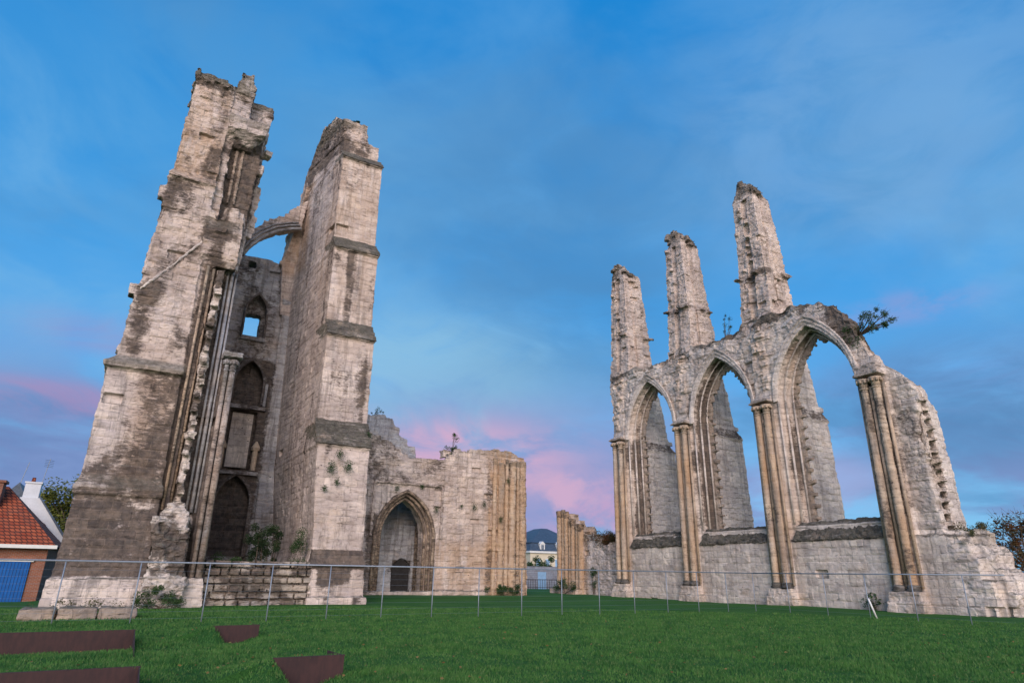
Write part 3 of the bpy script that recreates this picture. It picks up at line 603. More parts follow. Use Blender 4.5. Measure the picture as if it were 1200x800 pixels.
for c in BC:
    m = MB(); m.prism('x',RX-.10,RX+.06,band(c-.05,2.21,3.61,2.36,4.05,9.85,16))
    for a, h, x, r in ((2.2,3.6,RX-.04,.08),(2.28,3.82,RX-.10,.06),(2.38,4.06,RX-.10,.075),(2.03,3.44,RX+.38,.07),(1.82,3.26,RX+.72,.06)):
        m.tube(profx(arch(c-.05,a,h,9.85,16), x), r, 8)
    ruin('arch_moulding', m, M['pale'], A, er=.02, fine=.015, blk=.0, vox=.045, stain_shade=lambda P: (.18+0*P[:,0], .12+0*P[:,0], .5*(P[:,2] > 13.35)))
    for s in (-1,1):
        m = MB()
        for a, x, r in ((2.03,RX+.38,.06),(1.82,RX+.72,.055),(2.2,RX+.0,.05)): m.tube([(x,c-.05+s*a,3.7),(x,c-.05+s*a,9.86)], r, 8)
        put('jamb_shaft', m, M['pale'], A, sm_=True, stain_shade=(.3,.1,0))
    # tracery stubs on the far jamb and under the arch head
    m = MB(); m.box(RX+.75,RX+1.0,c+1.6,c+1.78,3.7,9.9); zz = 4.0
    m.box(RX+.8,RX+.95,c+1.5,c+1.65,3.7,9.9)
    while zz < 9.8: m.rbox((RX+.86,c+1.48,zz),(.24,random.uniform(.28,.5),random.uniform(.12,.2)),0,random.uniform(-.3,.3)); zz += random.uniform(.45,.62)
    pa = arch(c-.05,1.72,3.1,9.85,14)
    for i, (y, z) in enumerate(pa):
        if i < 12 and c != BC[1]: continue
        m.rbox((RX+.86,y,z),(.22,.28,.2),0,random.uniform(-.6,.6))
        if random.random() < .7: m.rbox((RX+.86,y+(c-y)*.08,z-.16),(.16,.14,random.uniform(.26,.4)),0,random.uniform(-.5,.5))
    ruin('tracery', m, M['brown'], A, er=.03, fine=.02, blk=0, vox=.04, stain_shade=(.35,.3,0))
    m = MB(); m.prism('y',c-2.28,c+2.2,[(RX-.3,2.88),(RX-.3,3.0),(RX+.22,3.78),(RX+1.3,3.75),(RX+1.3,2.9)])
    m.rubble(RX+.3,RX+1,c-2,c+1.9,3.6,.2 if c != BC[0] else .35,14,(.4,.4,.12))
    ruin('sloping_sill', m, M['slate'], A, er=.05, fine=.04, blk=0, vox=.055, stain_shade=lambda P: (0*P[:,0]+.25, 0*P[:,0], .45*(fbm(P,1.5,8) > 0)))
for c in PY:      # drip course between the pilaster and sills
    for s in (-1,1):
        m = MB(); m.tube([(RX-.42,c+s*.29,.95),(RX-.30,c+s*.28,9.35)], .175, 16)
        ruin('shaft', m, M['ochre'], A, er=.012, fine=.008, blk=0, vox=.05, stain_shade=lambda P: (.2+.45*fbm(P,(1.2,1.2,.5),12), .62+.5*fbm(P,(.5,.5,.6),19)-.25*sm(P[:,2],6,9), 0*P[:,0]))
        m = MB(); capital(m, RX-.30, c+s*.28, 9.9, .175); put('capital', m, M['ochre'], A, sm_=True, stain_shade=(.15,.3,.1))
        m = MB(); shaftbase(m, RX-.42, c+s*.29, .78, .18); put('shaft_base', m, M['slate'], A, sm_=True, stain_shade=(.2,0,.1))
        m = MB(); m.tube([(RX-.28,c+s*.58,.9),(RX-.2,c+s*.55,9.5)], .07, 10); put('side_shaft', m, M['ochre'], A, sm_=True, stain_shade=(.4,.5,0))
    m = MB(); m.tube([(RX-.34,c,.9),(RX-.26,c,9.4)], .09, 10); put('middle_shaft', m, M['ochre'], A, sm_=True, stain_shade=(.4,.6,0))
    m = MB(); m.loft([(-.3,RX-.8,RX,c-.78,c+.78),(.35,RX-.76,RX,c-.74,c+.74),(.45,RX-.7,RX,c-.68,c+.68),(.78,RX-.68,RX,c-.64,c+.64)])
    ruin('pedestal', m, M['pale'], A, er=.025, vox=.055, stain_shade=lambda P: (.25+0*P[:,0], .3+0*P[:,0], .2*(P[:,2] < .2)))
    m = MB(); m.box(RX-.6,RX,c-.62,c+.62,9.9,10.02); m.box(RX-.5,RX,c-.55,c+.55,10.0,10.45 if c == PY[0] else 10.12)
    ruin('abacus', m, M['lime'], A, er=.03, vox=.04, stain_shade=(.35,.2,.35))
# pillars standing on the wall top
for i, (c, zt) in enumerate(((PY[3],22.6),(PY[2],22.6),(PY[1],23.0))):
    m = MB(); zl = 17.6
    m.loft([(14.0,RX+.0,RX+2.5,c-.95,c+1.0),(14.9,RX+.05,RX+2.45,c-.9,c+.95)]); m.rubble(RX+.1,RX+2.3,c-.9,c+.9,14.6,.4,12,(.4,.4,.25))
    for z0, z1, s in ((14.6,zl,0.),(zl-.1,zt,.12)):
        k = .14 if z1 > 20 else .0
        m.loft([(z0,RX+.12+s,RX+2.0,c+.25-s,c+.98-s*.3),(z1,RX+.2+s,RX+1.8,c+.25-s,c+.92-s*.4-k)])
        m.loft([(z0,RX+.3+s,RX+2.1,c-.75,c+.8),(z1,RX+.42+s,RX+1.9-k,c-.7+k,c+.7-k)])
        m.loft([(z0,RX+.05+s,RX+.85,c-1.15+s,c-.2),(z1,RX+.2+s,RX+.8,c-1.08+s*1.3+k,c-.25)])
        m.loft([(z0,RX+1.15,RX+2.65-s*1.3,c-.95+s,c+.7),(z1,RX+1.15,RX+2.35-s-k*1.5,c-.9+s+k,c+.6)])
    # worn weathering ledge, broken through in places
    for k in range(9):
        q = random.choice(((RX+.15,c-1.0+random.uniform(0,.7)),(RX+.15,c+.35+random.uniform(0,.6)),(RX+random.uniform(1.2,2.5),c-.9)))
        m.rbox((q[0],q[1],zl+random.uniform(-.08,.08)),(.42,.42,.16),random.uniform(-.15,.15),random.uniform(-.2,.2),random.uniform(-.2,.2))
    for k in range(9): m.rbox((RX+.3+random.uniform(-.05,.1),c+random.uniform(-.1,.7),zl+.5+k*.5),(.35,.3,.22),random.random())
    for _ in range(26):
        y = random.uniform(-.8,.85); x = random.uniform(.45,1.8); r_ = max(0,1-math.hypot(x-.7,y-.2)/1.1)
        m.rbox((RX+x,c+y*.95,zt-.12+1.05*r_+random.random()*.12),(random.uniform(.25,.5),random.uniform(.25,.5),random.uniform(.25,.5)),random.uniform(-.5,.5),random.uniform(-.25,.25),random.uniform(-.25,.25))
    m.loft([(zt-.3,RX+.3,RX+1.9,c-.6,c+.8),(zt+.35,RX+.45,RX+1.3,c-.25,c+.6),(zt+1.15,RX+.6,RX+.95,c+.05,c+.4)])
    ruin('pillar', m, M['lime'], A, er=.06, fine=.03, vox=.05, holes=.03, stain_shade=lambda P, zt=zt: (.2+.45*box(P,27,31,10,40,zt-.25,zt+2,.15)+.35*box(P,27.8,31,0,40,17.4,17.8,.06)+.3*fbm(P,(1,1,.4),66), .25+0*P[:,0], .4*(P[:,2] > zt-.1)))
for i, c in enumerate(PY):
    m = MB(); x0 = RX+1.2
    if i: m.loft([(-.3,x0,RX+4.9,c-.5,c+.55),(9.5,x0,RX+4.55,c-.5,c+.55)]); m.loft([(9.4,x0,RX+4.6,c-.55,c+.55),(10.1,x0,RX+4.0,c-.45,c+.5),(12.2,x0,RX+3.75,c-.45,c+.5),(13.3,x0,RX+3.45,c-.45,c+.5),(14.6,x0,RX+2.6,c-.4,c+.5)]); m.rbox((RX+4.1,c,10.1),(.6,.9,.3))
    else:
        m.loft([(-.3,x0-.1,RX+2.95,c-1.3,c-.1),(8.4,x0-.1,RX+2.5,c-1.25,c-.1)]); m.loft([(8.2,x0-.1,RX+2.45,c-1.25,c-.1),(9.5,x0-.1,RX+1.7,c-1.2,c-.1)]); m.rubble(x0,RX+2.2,c-1.1,c-.2,9.1,.4,9,(.4,.4,.25))
        m.loft([(3,RX+.9,x0+.2,c-1.4,c-.1),(9.2,RX+.9,x0+.2,c-1.3,c-.1)])
    ruin('buttress', m, M['pale'], A, er=.028, vox=.055, stain_shade=lambda P: (.2+.45*box(P,28,34,0,40,9.4,10.0,.1)+.2*sm(P[:,2],11,14), 0*P[:,0], 0*P[:,0]))
# stubs of the lost fourth window
m = MB(); zz = 3.4
m.box(RX+.35,RX+.6,14.25,14.5,3,9.2); m.box(RX+.9,RX+1.1,14.2,14.45,3,8.8)
while zz < 8.9: m.rbox((RX+.8,14.25,zz),(.25,random.uniform(.25,.5),random.uniform(.14,.25)),0,random.uniform(-.3,.3)); zz += random.uniform(.35,.5)
ruin('tracery', m, M['pale'], A, er=.04, fine=.03, blk=0, vox=.045, stain_shade=(.45,.35,0))

# ================================================================== BROKEN WALL beyond the arcade
B = thing('broken_wall', (28.6,38,0), 'low crumbling wall ending in a stepped ochre pier stump, overgrown on top', 'ruin')
m = MB(); m.prism('x',RX,RX+1.2,[(34.3,-.4),(41.6,-.4),(41.6,5.6),(40.5,5.6),(40.4,5.1),(39.7,5.1),(39.6,4.6),(38.5,4.6)]+jig([(38.5,4.6),(38.3,4.0),(37.2,3.9),(36,3.2),(35,2.6),(34.6,3.2),(34.3,3.2)],.12,.4))
m.rubble(RX+.2,RX+1,35,38,3.0,.4,14); m.box(27.2,28.1,38.4,41.7,-.3,.35)
ruin('wall', m, M['lime'], B, er=.06, stain_shade=lambda P: (.3+.2*(P[:,2] > 3), .7*sm(P[:,1],37.6,38.4), .5*sm(P[:,2],3.3,3.8)*(P[:,1] < 38.3)), holes=.03)
for k, (y, zt, r) in enumerate(((41.3,5.7,.26),(40.85,5.75,.16),(40.45,5.6,.2),(40.0,4.95,.14),(39.6,5.0,.2),(39.1,4.65,.16),(38.65,4.6,.24))):
    m = MB(); m.tube([(RX-.08,y,-.2),(RX-.02,y,zt-.35)], r, 12); m.tube([(RX-.02,y,zt-.4),(RX-.02,y,zt+.1)], [r,r*1.2], 12)
    ruin('shaft', m, M['ochre'], B, er=.02, fine=.015, blk=0, vox=.06, stain_shade=lambda P, zt=zt: (.15+.45*(P[:,2] > zt-.45), .9+0*P[:,0], 0*P[:,0]))

# ================================================================== SMALLER THINGS
# low wall of squared rubble between the piers
L = thing('rubble_wall', (4.5,28.2,0), 'low wall of rough squared stones between the two tower piers', 'wall')
m = MB(); m.box(2.6,6.65,28.25,29,-.3,1.32); put('core', m, M['brown'], L)
m = MB(); z = -.1; row = 0
while z < 1.38:
    h = random.uniform(.24,.31); x = 2.62
    while x < 6.6:
        w = random.uniform(.28,.62); w = min(w, 6.68-x)
        m.rbox((x+w/2, 28.16+random.uniform(-.03,.03), z+h/2), (w-.06, .4, h-.068), random.uniform(-.04,.04), random.uniform(-.03,.03), random.uniform(-.03,.03)); x += w
    z += h
ruin('stones', m, M['rough'], L, er=.012, fine=.015, blk=0, vox=.024, stain_shade=lambda P: (.42+.7*fbm(P,1.5,4)+.35*(P[:,2] > 1.05), .35*(fbm(P,.6,14) > .1), .25*(fbm(P,1.4,24) > .25)))
# kerb of worn blocks in front of the left pier
for x0, x1, lb in ((-2.1,-1.3,'worn kerb stone at the left end of the row below the dark pier'),(-1.27,-.42,'worn kerb stone in the middle of the row below the dark pier'),(-.39,.5,'worn kerb stone at the right end of the row below the dark pier')):
    m = MB(); m.loft([(-.2,x0,x1,20.4,21.2),(.3,x0+.03,x1-.02,20.45,21.15)]); o = ruin('kerb_stone', m, M['brown'], None, ((x0+x1)/2,20.8,0), er=.05, fine=.02, blk=0, vox=.045, stain_shade=(.3,.2,.15)); tag(o, lb, 'stone block', 'kerb stones below the left pier')
# corten edging plates
for k, (x0, x1, y, tp) in enumerate(PL):
    m = MB(); m.box(x0,x1,y-.006,y+.006,-.4,tp)
    lab = ['long rusty steel lawn edging at far left, the farther one from us','long rusty steel lawn edging cut by the bottom left edge','small rusty steel plate in the lawn nearest the low rubble wall','rusty steel plate in the lawn at the bottom, nearest to us'][k]
    e = thing('steel_edging', ((x0+x1)/2,y,0), lab, 'lawn edging', 'rusty steel edging plates in the lawn')
    put('front_plate', m, M['corten'], e)
    if k < 2:
        m = MB(); n = 8; L2 = 2.2 if k == 0 else 1.2
        m.prism('x',x1-.012,x1,[(y-.008,-.4),(y-.008,tp),(y-L2,tp-.2),(y-L2,-.4)]) ; put('side_plate', m, M['corten'], e)
    else:
        m = MB(); m.prism('x',x1-.01,x1,[(y+.008,-.25),(y+.008,tp),(y+.8,tp-.02),(y+.8,-.25)]) ; put('side_plate', m, M['corten'], e)
    m = MB(); m.box(x0-.02,x1+.01,y+.008,y+.04,tp-.012,tp+.004) ; put('rim', m, M['corten'], e)
# fence
F = thing('wire_fence', (9,18.8,0), 'steel post and wire fence with a top rail running across the lawn', 'fence')
c0 = Vector((22.1,18.8)); dr = Vector((.035,-1)).normalized(); FH = 1.385
posts = [(22.1-1.555*k,18.8) for k in range(17)]+[tuple(c0+dr*(1.55*k)) for k in range(1,6)]
for i, (x, y) in enumerate(posts):
    g0 = float(gh(x,y)); m = MB(); m.tube([(x,y,g0-.3),(x,y,FH)], .015, 10); put('post', m, M['steel'], F, sm_=True)
e = c0+dr*8.9; st = (posts[16][0],18.8)
m = MB(); m.tube([(st[0],18.8,FH+.02),(22.1,18.8,FH+.02)], .021, 10); put('top_rail', m, M['steel'], F, sm_=True)
m = MB(); m.tube([(22.1,18.8,FH+.02),(e.x,e.y,FH+.02)], .021, 10); put('top_rail', m, M['steel'], F, sm_=True)
for k in range(8):
    z = .12+k*.155
    m = MB(); m.tube([(st[0],18.77,z),(22.1,18.77,z)], .0016, 4); put('wire', m, M['steel'], F)
    m = MB(); m.tube([(22.1,18.77,z),(e.x,e.y,z)], .0016, 4); put('wire', m, M['steel'], F)
sx, sy = posts[19]
m = MB(); m.tube([(sx-.06,sy-.06,.62),(sx+.17,sy-.12,-.05)], .03, 8); tag(put('stake', m, M['whitepaint'], None, (sx,sy-.06,0), True), 'short white stake leaning against a fence post in front of the arcade', 'stake')

# ================================================================== HOUSES
def gable_block(m, x0,x1,y0,y1,z0,z1): m.box(x0,x1,y0,y1,z0,z1)
H = thing('brick_house', (-9,52,-.9), 'red brick house with an orange tiled hip roof and a blue garage door', 'house')
m = MB(); m.box(-16,-4.15,48,57,-1.2,2.35); put('wall', m, M['brick'], H)
m = MB(); v = [(-16.3,47.6,2.4),(-3.75,47.6,2.4),(-3.75,57.4,2.4),(-16.3,57.4,2.4),(-7.35,51.6,6.05),(-13,51.6,6.05)]
m.add(v, [(0,1,4,5),(1,2,4),(2,3,5,4),(3,0,5),(3,2,1,0)]); rf = put('roof', m, M['tile'], H)
m = MB(); m.box(-16.3,-3.7,47.45,47.6,2.28,2.48); put('gutter', m, M['whitepaint'], H)
m = MB(); m.box(-8.4,-7.4,49.8,50.8,4.0,6.25); m.box(-8.5,-7.3,49.7,50.9,6.1,6.25); put('chimney', m, M['brick'], rf)
g = MB(); g.box(-8.3,-4.85,47.9,47.98,-1.2,1.55); gd = put('garage_door', g, M['bluepaint'], H)
m = MB()
for k in range(1,22): m.box(-8.3+k*.16-.01,-8.3+k*.16+.01,47.875,47.9,-.9,1.5)
put('groove', m, plain('dark blue groove', (.005,.06,.22), .5), gd)
m = MB(); m.box(-8.5,-4.7,47.85,48.0,1.55,1.68); put('lintel', m, M['whitepaint'], H)
G = thing('white_house', (-6,60,-.9), 'white rendered gable house with a chimney beside the red brick house', 'house')
s = 58/46.
P2 = lambda x, z: (x*s, 1.25+(z-1.25)*s)
m = MB(); pr_ = [P2(-8.4,-1),P2(-3.1,-1),P2(-3.1,2.45),P2(-5.0,5.0),P2(-5.9,5.0),P2(-8.4,3.3)]; m.prism('y',58,60.5,pr_); put('wall', m, M['render'], G)
m = MB(); a, b = P2(-3.0,2.3), P2(-5.05,5.05); m.prism('y',57.85,58.3,[a,b,(b[0],b[1]+.14),(a[0]+.1,a[1]+.12)]); put('roof', m, M['roofslate'], G)
m = MB(); a, b = P2(-4.4,3.55), P2(-5.75,4.5); m.prism('y',56.2,58.0,[a,b,(b[0],b[1]-.8),(a[0],a[1]-.12)]); put('porch_roof', m, M['tile'], G)
m = MB(); a = P2(-5.85,4.8); b = P2(-5.1,5.8); m.box(a[0],b[0],58.1,58.9,a[1],b[1]); m.box(a[0]-.06,b[0]+.06,58.04,58.96,b[1],b[1]+.12); ch = put('chimney', m, M['render'], G)
m = MB(); m.tube([((a[0]+b[0])/2-.1,58.5,b[1]+.1),((a[0]+b[0])/2-.1,58.5,b[1]+.45)], [.14,.11], 10); put('chimney_pot', m, M['tile'], ch)
m = MB(); m.tube([(b[0]-.05,58.5,b[1]),(b[0]+.1,58.5,b[1]+1.9)], .025, 6)
for k in range(5): m.tube([(b[0]-.25+.08,58.3+.0*k,b[1]+1.3+k*.12),(b[0]+.35,58.7,b[1]+1.3+k*.12)], .012, 4)
put('antenna', m, M['steel'], ch)
Q = thing('gable_house', (-9,70,-.9), 'small distant house with a steep dark roof showing behind the white chimney', 'house')
s = 70/46.
m = MB(); m.box(-14,-7.6,70,77,-1,5); put('wall', m, M['brick'], Q)
m = MB(); c = P2(-5.75,5.6); w = 1.0; m.prism('y',69.8,77,[(c[0]-2.2*s/1.2,c[1]-2.6),(c[0]+.9,c[1]-2.6),(c[0]-.55,c[1]+.3)]); put('roof', m, M['roofslate'], Q)
m = MB(); m.tube([(c[0]-.7,71,c[1]),(c[0]-.4,71,c[1]+2.2)], .03, 6); put('antenna', m, M['steel'], Q)

K = thing('mansard_house', (50,78,-.6), 'cream house with a blue slate mansard roof seen between the ruins', 'house')
m = MB(); m.box(46.0,55.2,75,86,-1.5,3.95); put('wall', m, M['cream'], K)
m = MB(); m.box(45.8,55.4,74.8,86.2,3.9,4.15); put('cornice', m, M['whitepaint'], K)
m = MB(); m.loft([(4.15,45.8,55.4,74.8,86.2),(5.2,46.4,54.8,75.5,85.5),(5.25,46.3,54.9,75.4,85.6)]); m.loft([(5.2,46.3,54.9,75.4,85.6),(7.4,50.6,51.6,79.5,81.5)]); rf = put('roof', m, M['roofslate'], K)
for x in (47.9,50.6,53.3):
    m = MB(); m.box(x-.38,x+.38,74.95,76.2,4.25,5.05); m.prism('y',74.9,76.6,[(x-.45,5.05),(x+.45,5.05),(x,5.4)]); d = put('dormer', m, M['whitepaint'], rf)
    m = MB(); m.box(x-.2,x+.2,74.9,74.96,4.4,4.95); put('pane', m, M['glass'], d)
for x in (47.2,48.7,50.2,51.7,53.2):
    m = MB(); m.box(x-.36,x+.36,74.93,75.05,1.2,3.2); w = put('window', m, M['whitepaint'], K); m = MB(); m.box(x-.29,x+.29,74.9,74.94,1.28,3.12); put('pane', m, M['lightblue'], w)
m = MB(); m.box(46.0,46.6,77,78,5.2,7.4); put('chimney', m, M['brick'], K)
U = thing('cottage', (50,62,-.6), 'small orange roofed cottage peeking over the low broken wall', 'house')
m = MB(); m.box(48.9,50.6,60,64,-1,4.0); put('wall', m, M['cream'], U); m = MB(); m.prism('x',48.7,50.8,[(59.7,3.9),(64.3,3.9),(62,5.6)]); put('roof', m, M['tile'], U)
Vw = thing('garden_wall', (41,62,-.4), 'grey block garden wall with a pale blue gate behind the lawn', 'wall')
m = MB(); m.box(30,39.0,62,62.3,-1.2,2.05); m.box(40.1,52,62,62.3,-1.2,2.05); m.box(39.0,40.1,62,62.3,1.5,2.05); put('wall', m, M['wallblock'], Vw)
m = MB(); m.box(39.0,40.1,62.02,62.1,-1.2,1.5); put('gate', m, M['lightblue'], Vw)
m = MB()
for k in range(44): m.tube([(34+k*.3,61.2,-.5),(34+k*.3,61.2,.75)], .02, 5)
m.box(34,47,61.18,61.22,.68,.74); m.box(34,47,61.18,61.22,-.1,-.05); tag(put('railing', m, M['dark'], None, (40,61.2,-.4)), 'dark metal railing in front of the grey garden wall', 'railing')

# ================================================================== VEGETATION
tree('willow_tree', 'yellow green willow behind the white gable house', (-4.6,70,-1), 9.6, (3.6,2.6,4.2), 34, 14000, .15, M['willow'], trunk=.3, cr=.42)
tree('hedge_tree', 'bushy green treetop above the grey garden wall', (42.0,64.5,-.8), 3.9, (3.4,1.2,1.5), 26, 5200, .12, M['leaf'], trunk=.12)
tree('dense_tree', 'dark green tree at the right edge behind the broken wall end', (50,15.0,-.2), 5.2, (2.6,2.6,2.6), 34, 16000, .13, M['leafdark'], 'trees behind the arcade', .22, .38, -.9)
tree('autumn_tree', 'half bare autumn tree with reddish twigs just right of the arcade', (50,20.6,-.2), 6.4, (2.2,2.4,2.9), 30, 5200, .10, M['leafred'], 'trees behind the arcade', .2, .3, -.9, 6)
tree('autumn_tree', 'sparse reddish tree rising above the dark green tree at the right edge', (52,17.4,-.2), 6.9, (2.0,2.4,3.0), 26, 4200, .10, M['leafred'], 'trees behind the arcade', .2, .3, -.8, 6)
shrub('red_bush', 'low red leaved bush beside the broken end of the arcade', 'bush', (34,14.4,0), (34,14.6,2.6), (.9,.8,1.0), 12, 1300, .08, M['leafred'], low=-1)
shrub('elder_shrub', 'leafy dark shrub growing above the low rubble wall', 'shrub', (5.1,30.0,.2), (5.0,29.6,2.25), (.78,.5,1.05), 30, 4200, .06, M['leafdark'], cr=.3, sr=.03)
shrub('climbing_shrub', 'green creeper climbing the foot of the stepped buttress', 'creeper', (6.15,28.3,.2), (6.2,28.4,1.9), (.32,.3,1.1), 12, 1500, .05, M['leaf'], cr=.5, low=-1)
shrub('fern_patch', 'low bright green ferns on the ledge beside the ochre shafts', 'ferns', (3.4,29.2,1.1), (3.4,29.3,1.45), (.75,.4,.28), 14, 1600, .06, M['leaf'], cr=.5, low=-1)
shrub('wall_shrub', 'twiggy autumn shrub growing on the right shoulder of the largest arch', 'shrub', (28.6,16.5,12.2), (28.7,15.5,12.7), (.7,.85,.85), 22, 1300, .06, M['leaf'], stems=18, cr=.26, sr=.03)
shrub('ivy_clump', 'ivy hanging at the right shoulder of the largest arch', 'ivy', (28.4,16.6,11.9), (28.25,16.55,12.1), (.35,.45,.85), 16, 2600, .05, M['leaf'], cr=.45, low=-1)
shrub('wall_shrub', 'thin upright shrub on top of the portal wall', 'shrub', (17.2,37.8,8.6), (17.2,37.8,9.3), (.5,.4,.95), 10, 420, .07, M['leaf'], stems=10, cr=.3, sr=.02)
shrub('ledge_bush', 'low green bush on the portal wall at the foot of the thin shrub', 'bush', (16.9,37.8,8.1), (16.9,37.7,8.25), (.7,.4,.25), 10, 900, .06, M['leaf'], cr=.4, low=-1)
shrub('wall_shrub', 'small twiggy plant on the wall top right of the stepped buttress', 'shrub', (12.6,40.8,11.0), (12.7,40.8,11.3), (.6,.3,.5), 8, 220, .06, M['leaf'], stems=8, cr=.3, sr=.015)
shrub('crown_tuft', 'dark tuft of leaves on top of the stepped buttress', 'plant', (7.2,32.2,26.4), (7.2,32.2,26.65), (.45,.4,.16), 8, 800, .05, M['leafdark'], cr=.45, low=-1)
shrub('wall_shrub', 'thin bare twig plant between the second and third pillar on the arcade', 'shrub', (28.6,24.3,14.5), (28.7,24.3,15.4), (.35,.45,.8), 10, 240, .05, M['leaf'], stems=10, cr=.3, sr=.015)
shrub('bramble', 'dry brambles and ferns spilling over the low broken wall', 'brambles', (28.4,36.6,3.0), (28.4,36.5,3.55), (.5,1.9,.5), 30, 4200, .07, M['leafred'], cr=.4, low=-1)
shrub('bramble', 'dry grassy brambles on the broken right end of the arcade', 'brambles', (28.9,13.6,2.8), (28.9,13.5,3.15), (.7,.7,.35), 14, 1500, .05, M['dry'], cr=.4, low=-1)
shrub('ivy_clump', 'ivy on the face of the low broken wall', 'ivy', (27.9,37.2,0), (27.9,37.2,1.1), (.12,.35,1.0), 12, 500, .06, M['leaf'], cr=.4, low=-1)
shrub('sapling', 'small broad leaved seedling at the foot of the arcade wall', 'plant', (27.6,17.3,0), (27.6,17.3,.4), (.12,.55,.38), 10, 130, .09, M['leaf'], stems=10, cr=.5, low=-1, sr=.01)
shrub('weed_patch', 'weeds at the foot of the torn masonry of the left pier', 'weeds', (1.3,26.3,0), (1.3,26.3,.3), (.9,.35,.4), 16, 1600, .05, M['leaf'], cr=.4, low=-.6)
shrub('weed_patch', 'thin weeds between the kerb stones and the left pier', 'weeds', (-1.0,21.6,0), (-1.0,21.9,.25), (1.3,.3,.18), 16, 700, .04, M['dry'], cr=.3, low=-.6)
shrub('weed_patch', 'weeds and ferns at the foot of the clustered ochre pier', 'weeds', (20.3,36.5,0), (20.3,36.5,.4), (1.6,.3,.35), 12, 1100, .07, M['leaf'], cr=.3, low=-.6)
shrub('weed_patch', 'weeds along the foot of the stepped pier stump', 'weeds', (27,39.3,0), (27,39.3,.5), (.3,1.8,.35), 12, 1100, .07, M['leaf'], cr=.3, low=-.6)
for (x, y, z, r, n, lb) in ((7.3,27.95,6.1,.2,260,'upper green tuft on the stepped buttress below its lowest slope'),(7.0,28.0,5.5,.22,320,'left green tuft on the front of the stepped buttress'),(7.75,28.05,5.6,.22,300,'right green tuft on the front of the stepped buttress'),
    (7.3,28.0,4.9,.13,140,'small green tuft under the two tufts on the stepped buttress'),(6.8,28.0,4.6,.12,120,'lowest green tuft on the stepped buttress'),
    (8.7,28.6,7.2,.16,160,'tuft at the right corner of the lowest slope of the stepped buttress'),
    (15.9,36.95,4.9,.17,160,'tuft on the upper right of the portal arch'),(19.2,36.95,5.4,.16,140,'rightmost tuft on the pale wall beside the clustered pier'),(18.5,36.95,5.2,.18,150,'larger tuft in the middle of the pale wall right of the portal'),
    (17.6,36.95,5.2,.1,80,'small tuft on the pale wall nearest the portal arch'),(20.3,36.7,4.5,.18,160,'tuft on the clustered ochre pier at middle height'),(20.8,36.7,7.0,.16,120,'tuft high on the clustered ochre pier'),(13.3,36.95,6.0,.18,150,'tuft above the left shoulder of the portal arch'),(14.9,36.95,6.2,.14,120,'tuft above the right shoulder of the portal arch')):
    tuft((x,y,z), lb, n, r, .05)

def litter():
    n = 420; ang = RNG.uniform(-.2,1.2,n); r = RNG.uniform(7.5,20,n); x, y = np.sin(ang)*r, np.cos(ang)*r; z = gh(x,y)+.05
    V, F = leaves(n, lambda k: np.stack([x,y,z],-1), .028, .2)
    tag(link('fallen_leaves', foliage_mesh('fallen_leaves', V, F), M['litter']), 'scattered small dry leaves lying in the lawn', 'fallen leaves', kind='stuff')
M['litter'] = leafmat('dry fallen leaves', (.22,.17,.06), (.16,.10,.04))
litter()

# ================================================================== LIGHT, SKY, CAMERA
el, az = math.radians(24), math.radians(208)          # azimuth clockwise from +Y
sd = Vector((math.sin(az)*math.cos(el), math.cos(az)*math.cos(el), math.sin(el)))
ld = bpy.data.lights.new('sun', 'SUN'); ld.energy = 2.8; ld.angle = math.radians(36); ld.color = (1,.84,.79)
lo_ = bpy.data.objects.new('sun', ld); COL.objects.link(lo_); lo_.rotation_euler = sd.to_track_quat('Z','Y').to_euler(); lo_.location = (0,-10,40)

t = NT('World', True); S.world = t.m
sky = t.n('ShaderNodeTexSky', sky_type='NISHITA', sun_disc=False); sky.sun_elevation = el; sky.sun_rotation = az; sky.altitude = 0
d = t.n('ShaderNodeTexCoord').outputs['Generated']; x, y, z = t.sep(d)
zc = t.math('MAXIMUM', z, 0.0)
inv = t.math('DIVIDE', 1., t.math('ADD', zc, .12))
pl = t.comb(t.math('MULTIPLY', x, inv), t.math('MULTIPLY', y, inv), 0.)
big = t.noise(t.mapv(pl,(1,1,1),(3.1,1.7,0)), .85, 5, .55, .3)
soft = t.noise(t.mapv(pl,(1,1,1),(7.3,.7,0)), 2.0, 6, .6, .5)
K10 = 10.
def c10(r,g,b): return (r*K10, g*K10, b*K10)
base = t.mix(1., sky.outputs[0], (.25,.95,1.6), 'MULTIPLY')
E_TOP, E_MID, E_LOW = c10(.003,.27,.76), c10(.07,.39,.84), c10(.26,.54,.86)
grad = t.mix(t.ramp(z, .30, .80), E_MID, E_TOP); grad = t.mix(t.ramp(z, .42, .05), grad, E_LOW)
base = t.mix(.75, base, grad)
mot = t.math('MULTIPLY', t.ramp(t.noise(t.mapv(d,(1,1,1.7)), 3.0, 6, .58, .5), .42, .68), t.ramp(z, .9, .3, .1, .6)); base = t.mix(mot, base, c10(.20,.47,.78))
cl = t.ramp(t.math('ADD', t.math('MULTIPLY', big, .7), t.math('MULTIPLY', soft, .3)), .44, .62, 0, .62)
base = t.mix(cl, base, c10(.09,.26,.52))                                                  # grey-blue cloud veil
wisp = t.math('MULTIPLY', t.ramp(t.noise(t.mapv(pl,(1,1,1),(1.3,5.2,0)), 1.3, 4, .5, .4),   .44, .74), .30)
base = t.mix(wisp, base, c10(.20,.48,.80))
dc = t.noise(t.mapv(d,(1.4,1.4,4.5),(0,0,.3)), 2.2, 6, .55, .4)
low = t.ramp(z, .34, .12)
lav = t.math('MULTIPLY', t.ramp(dc, .42, .56), low)
base = t.mix(t.math('MULTIPLY', lav, .85), base, c10(.23,.30,.58))
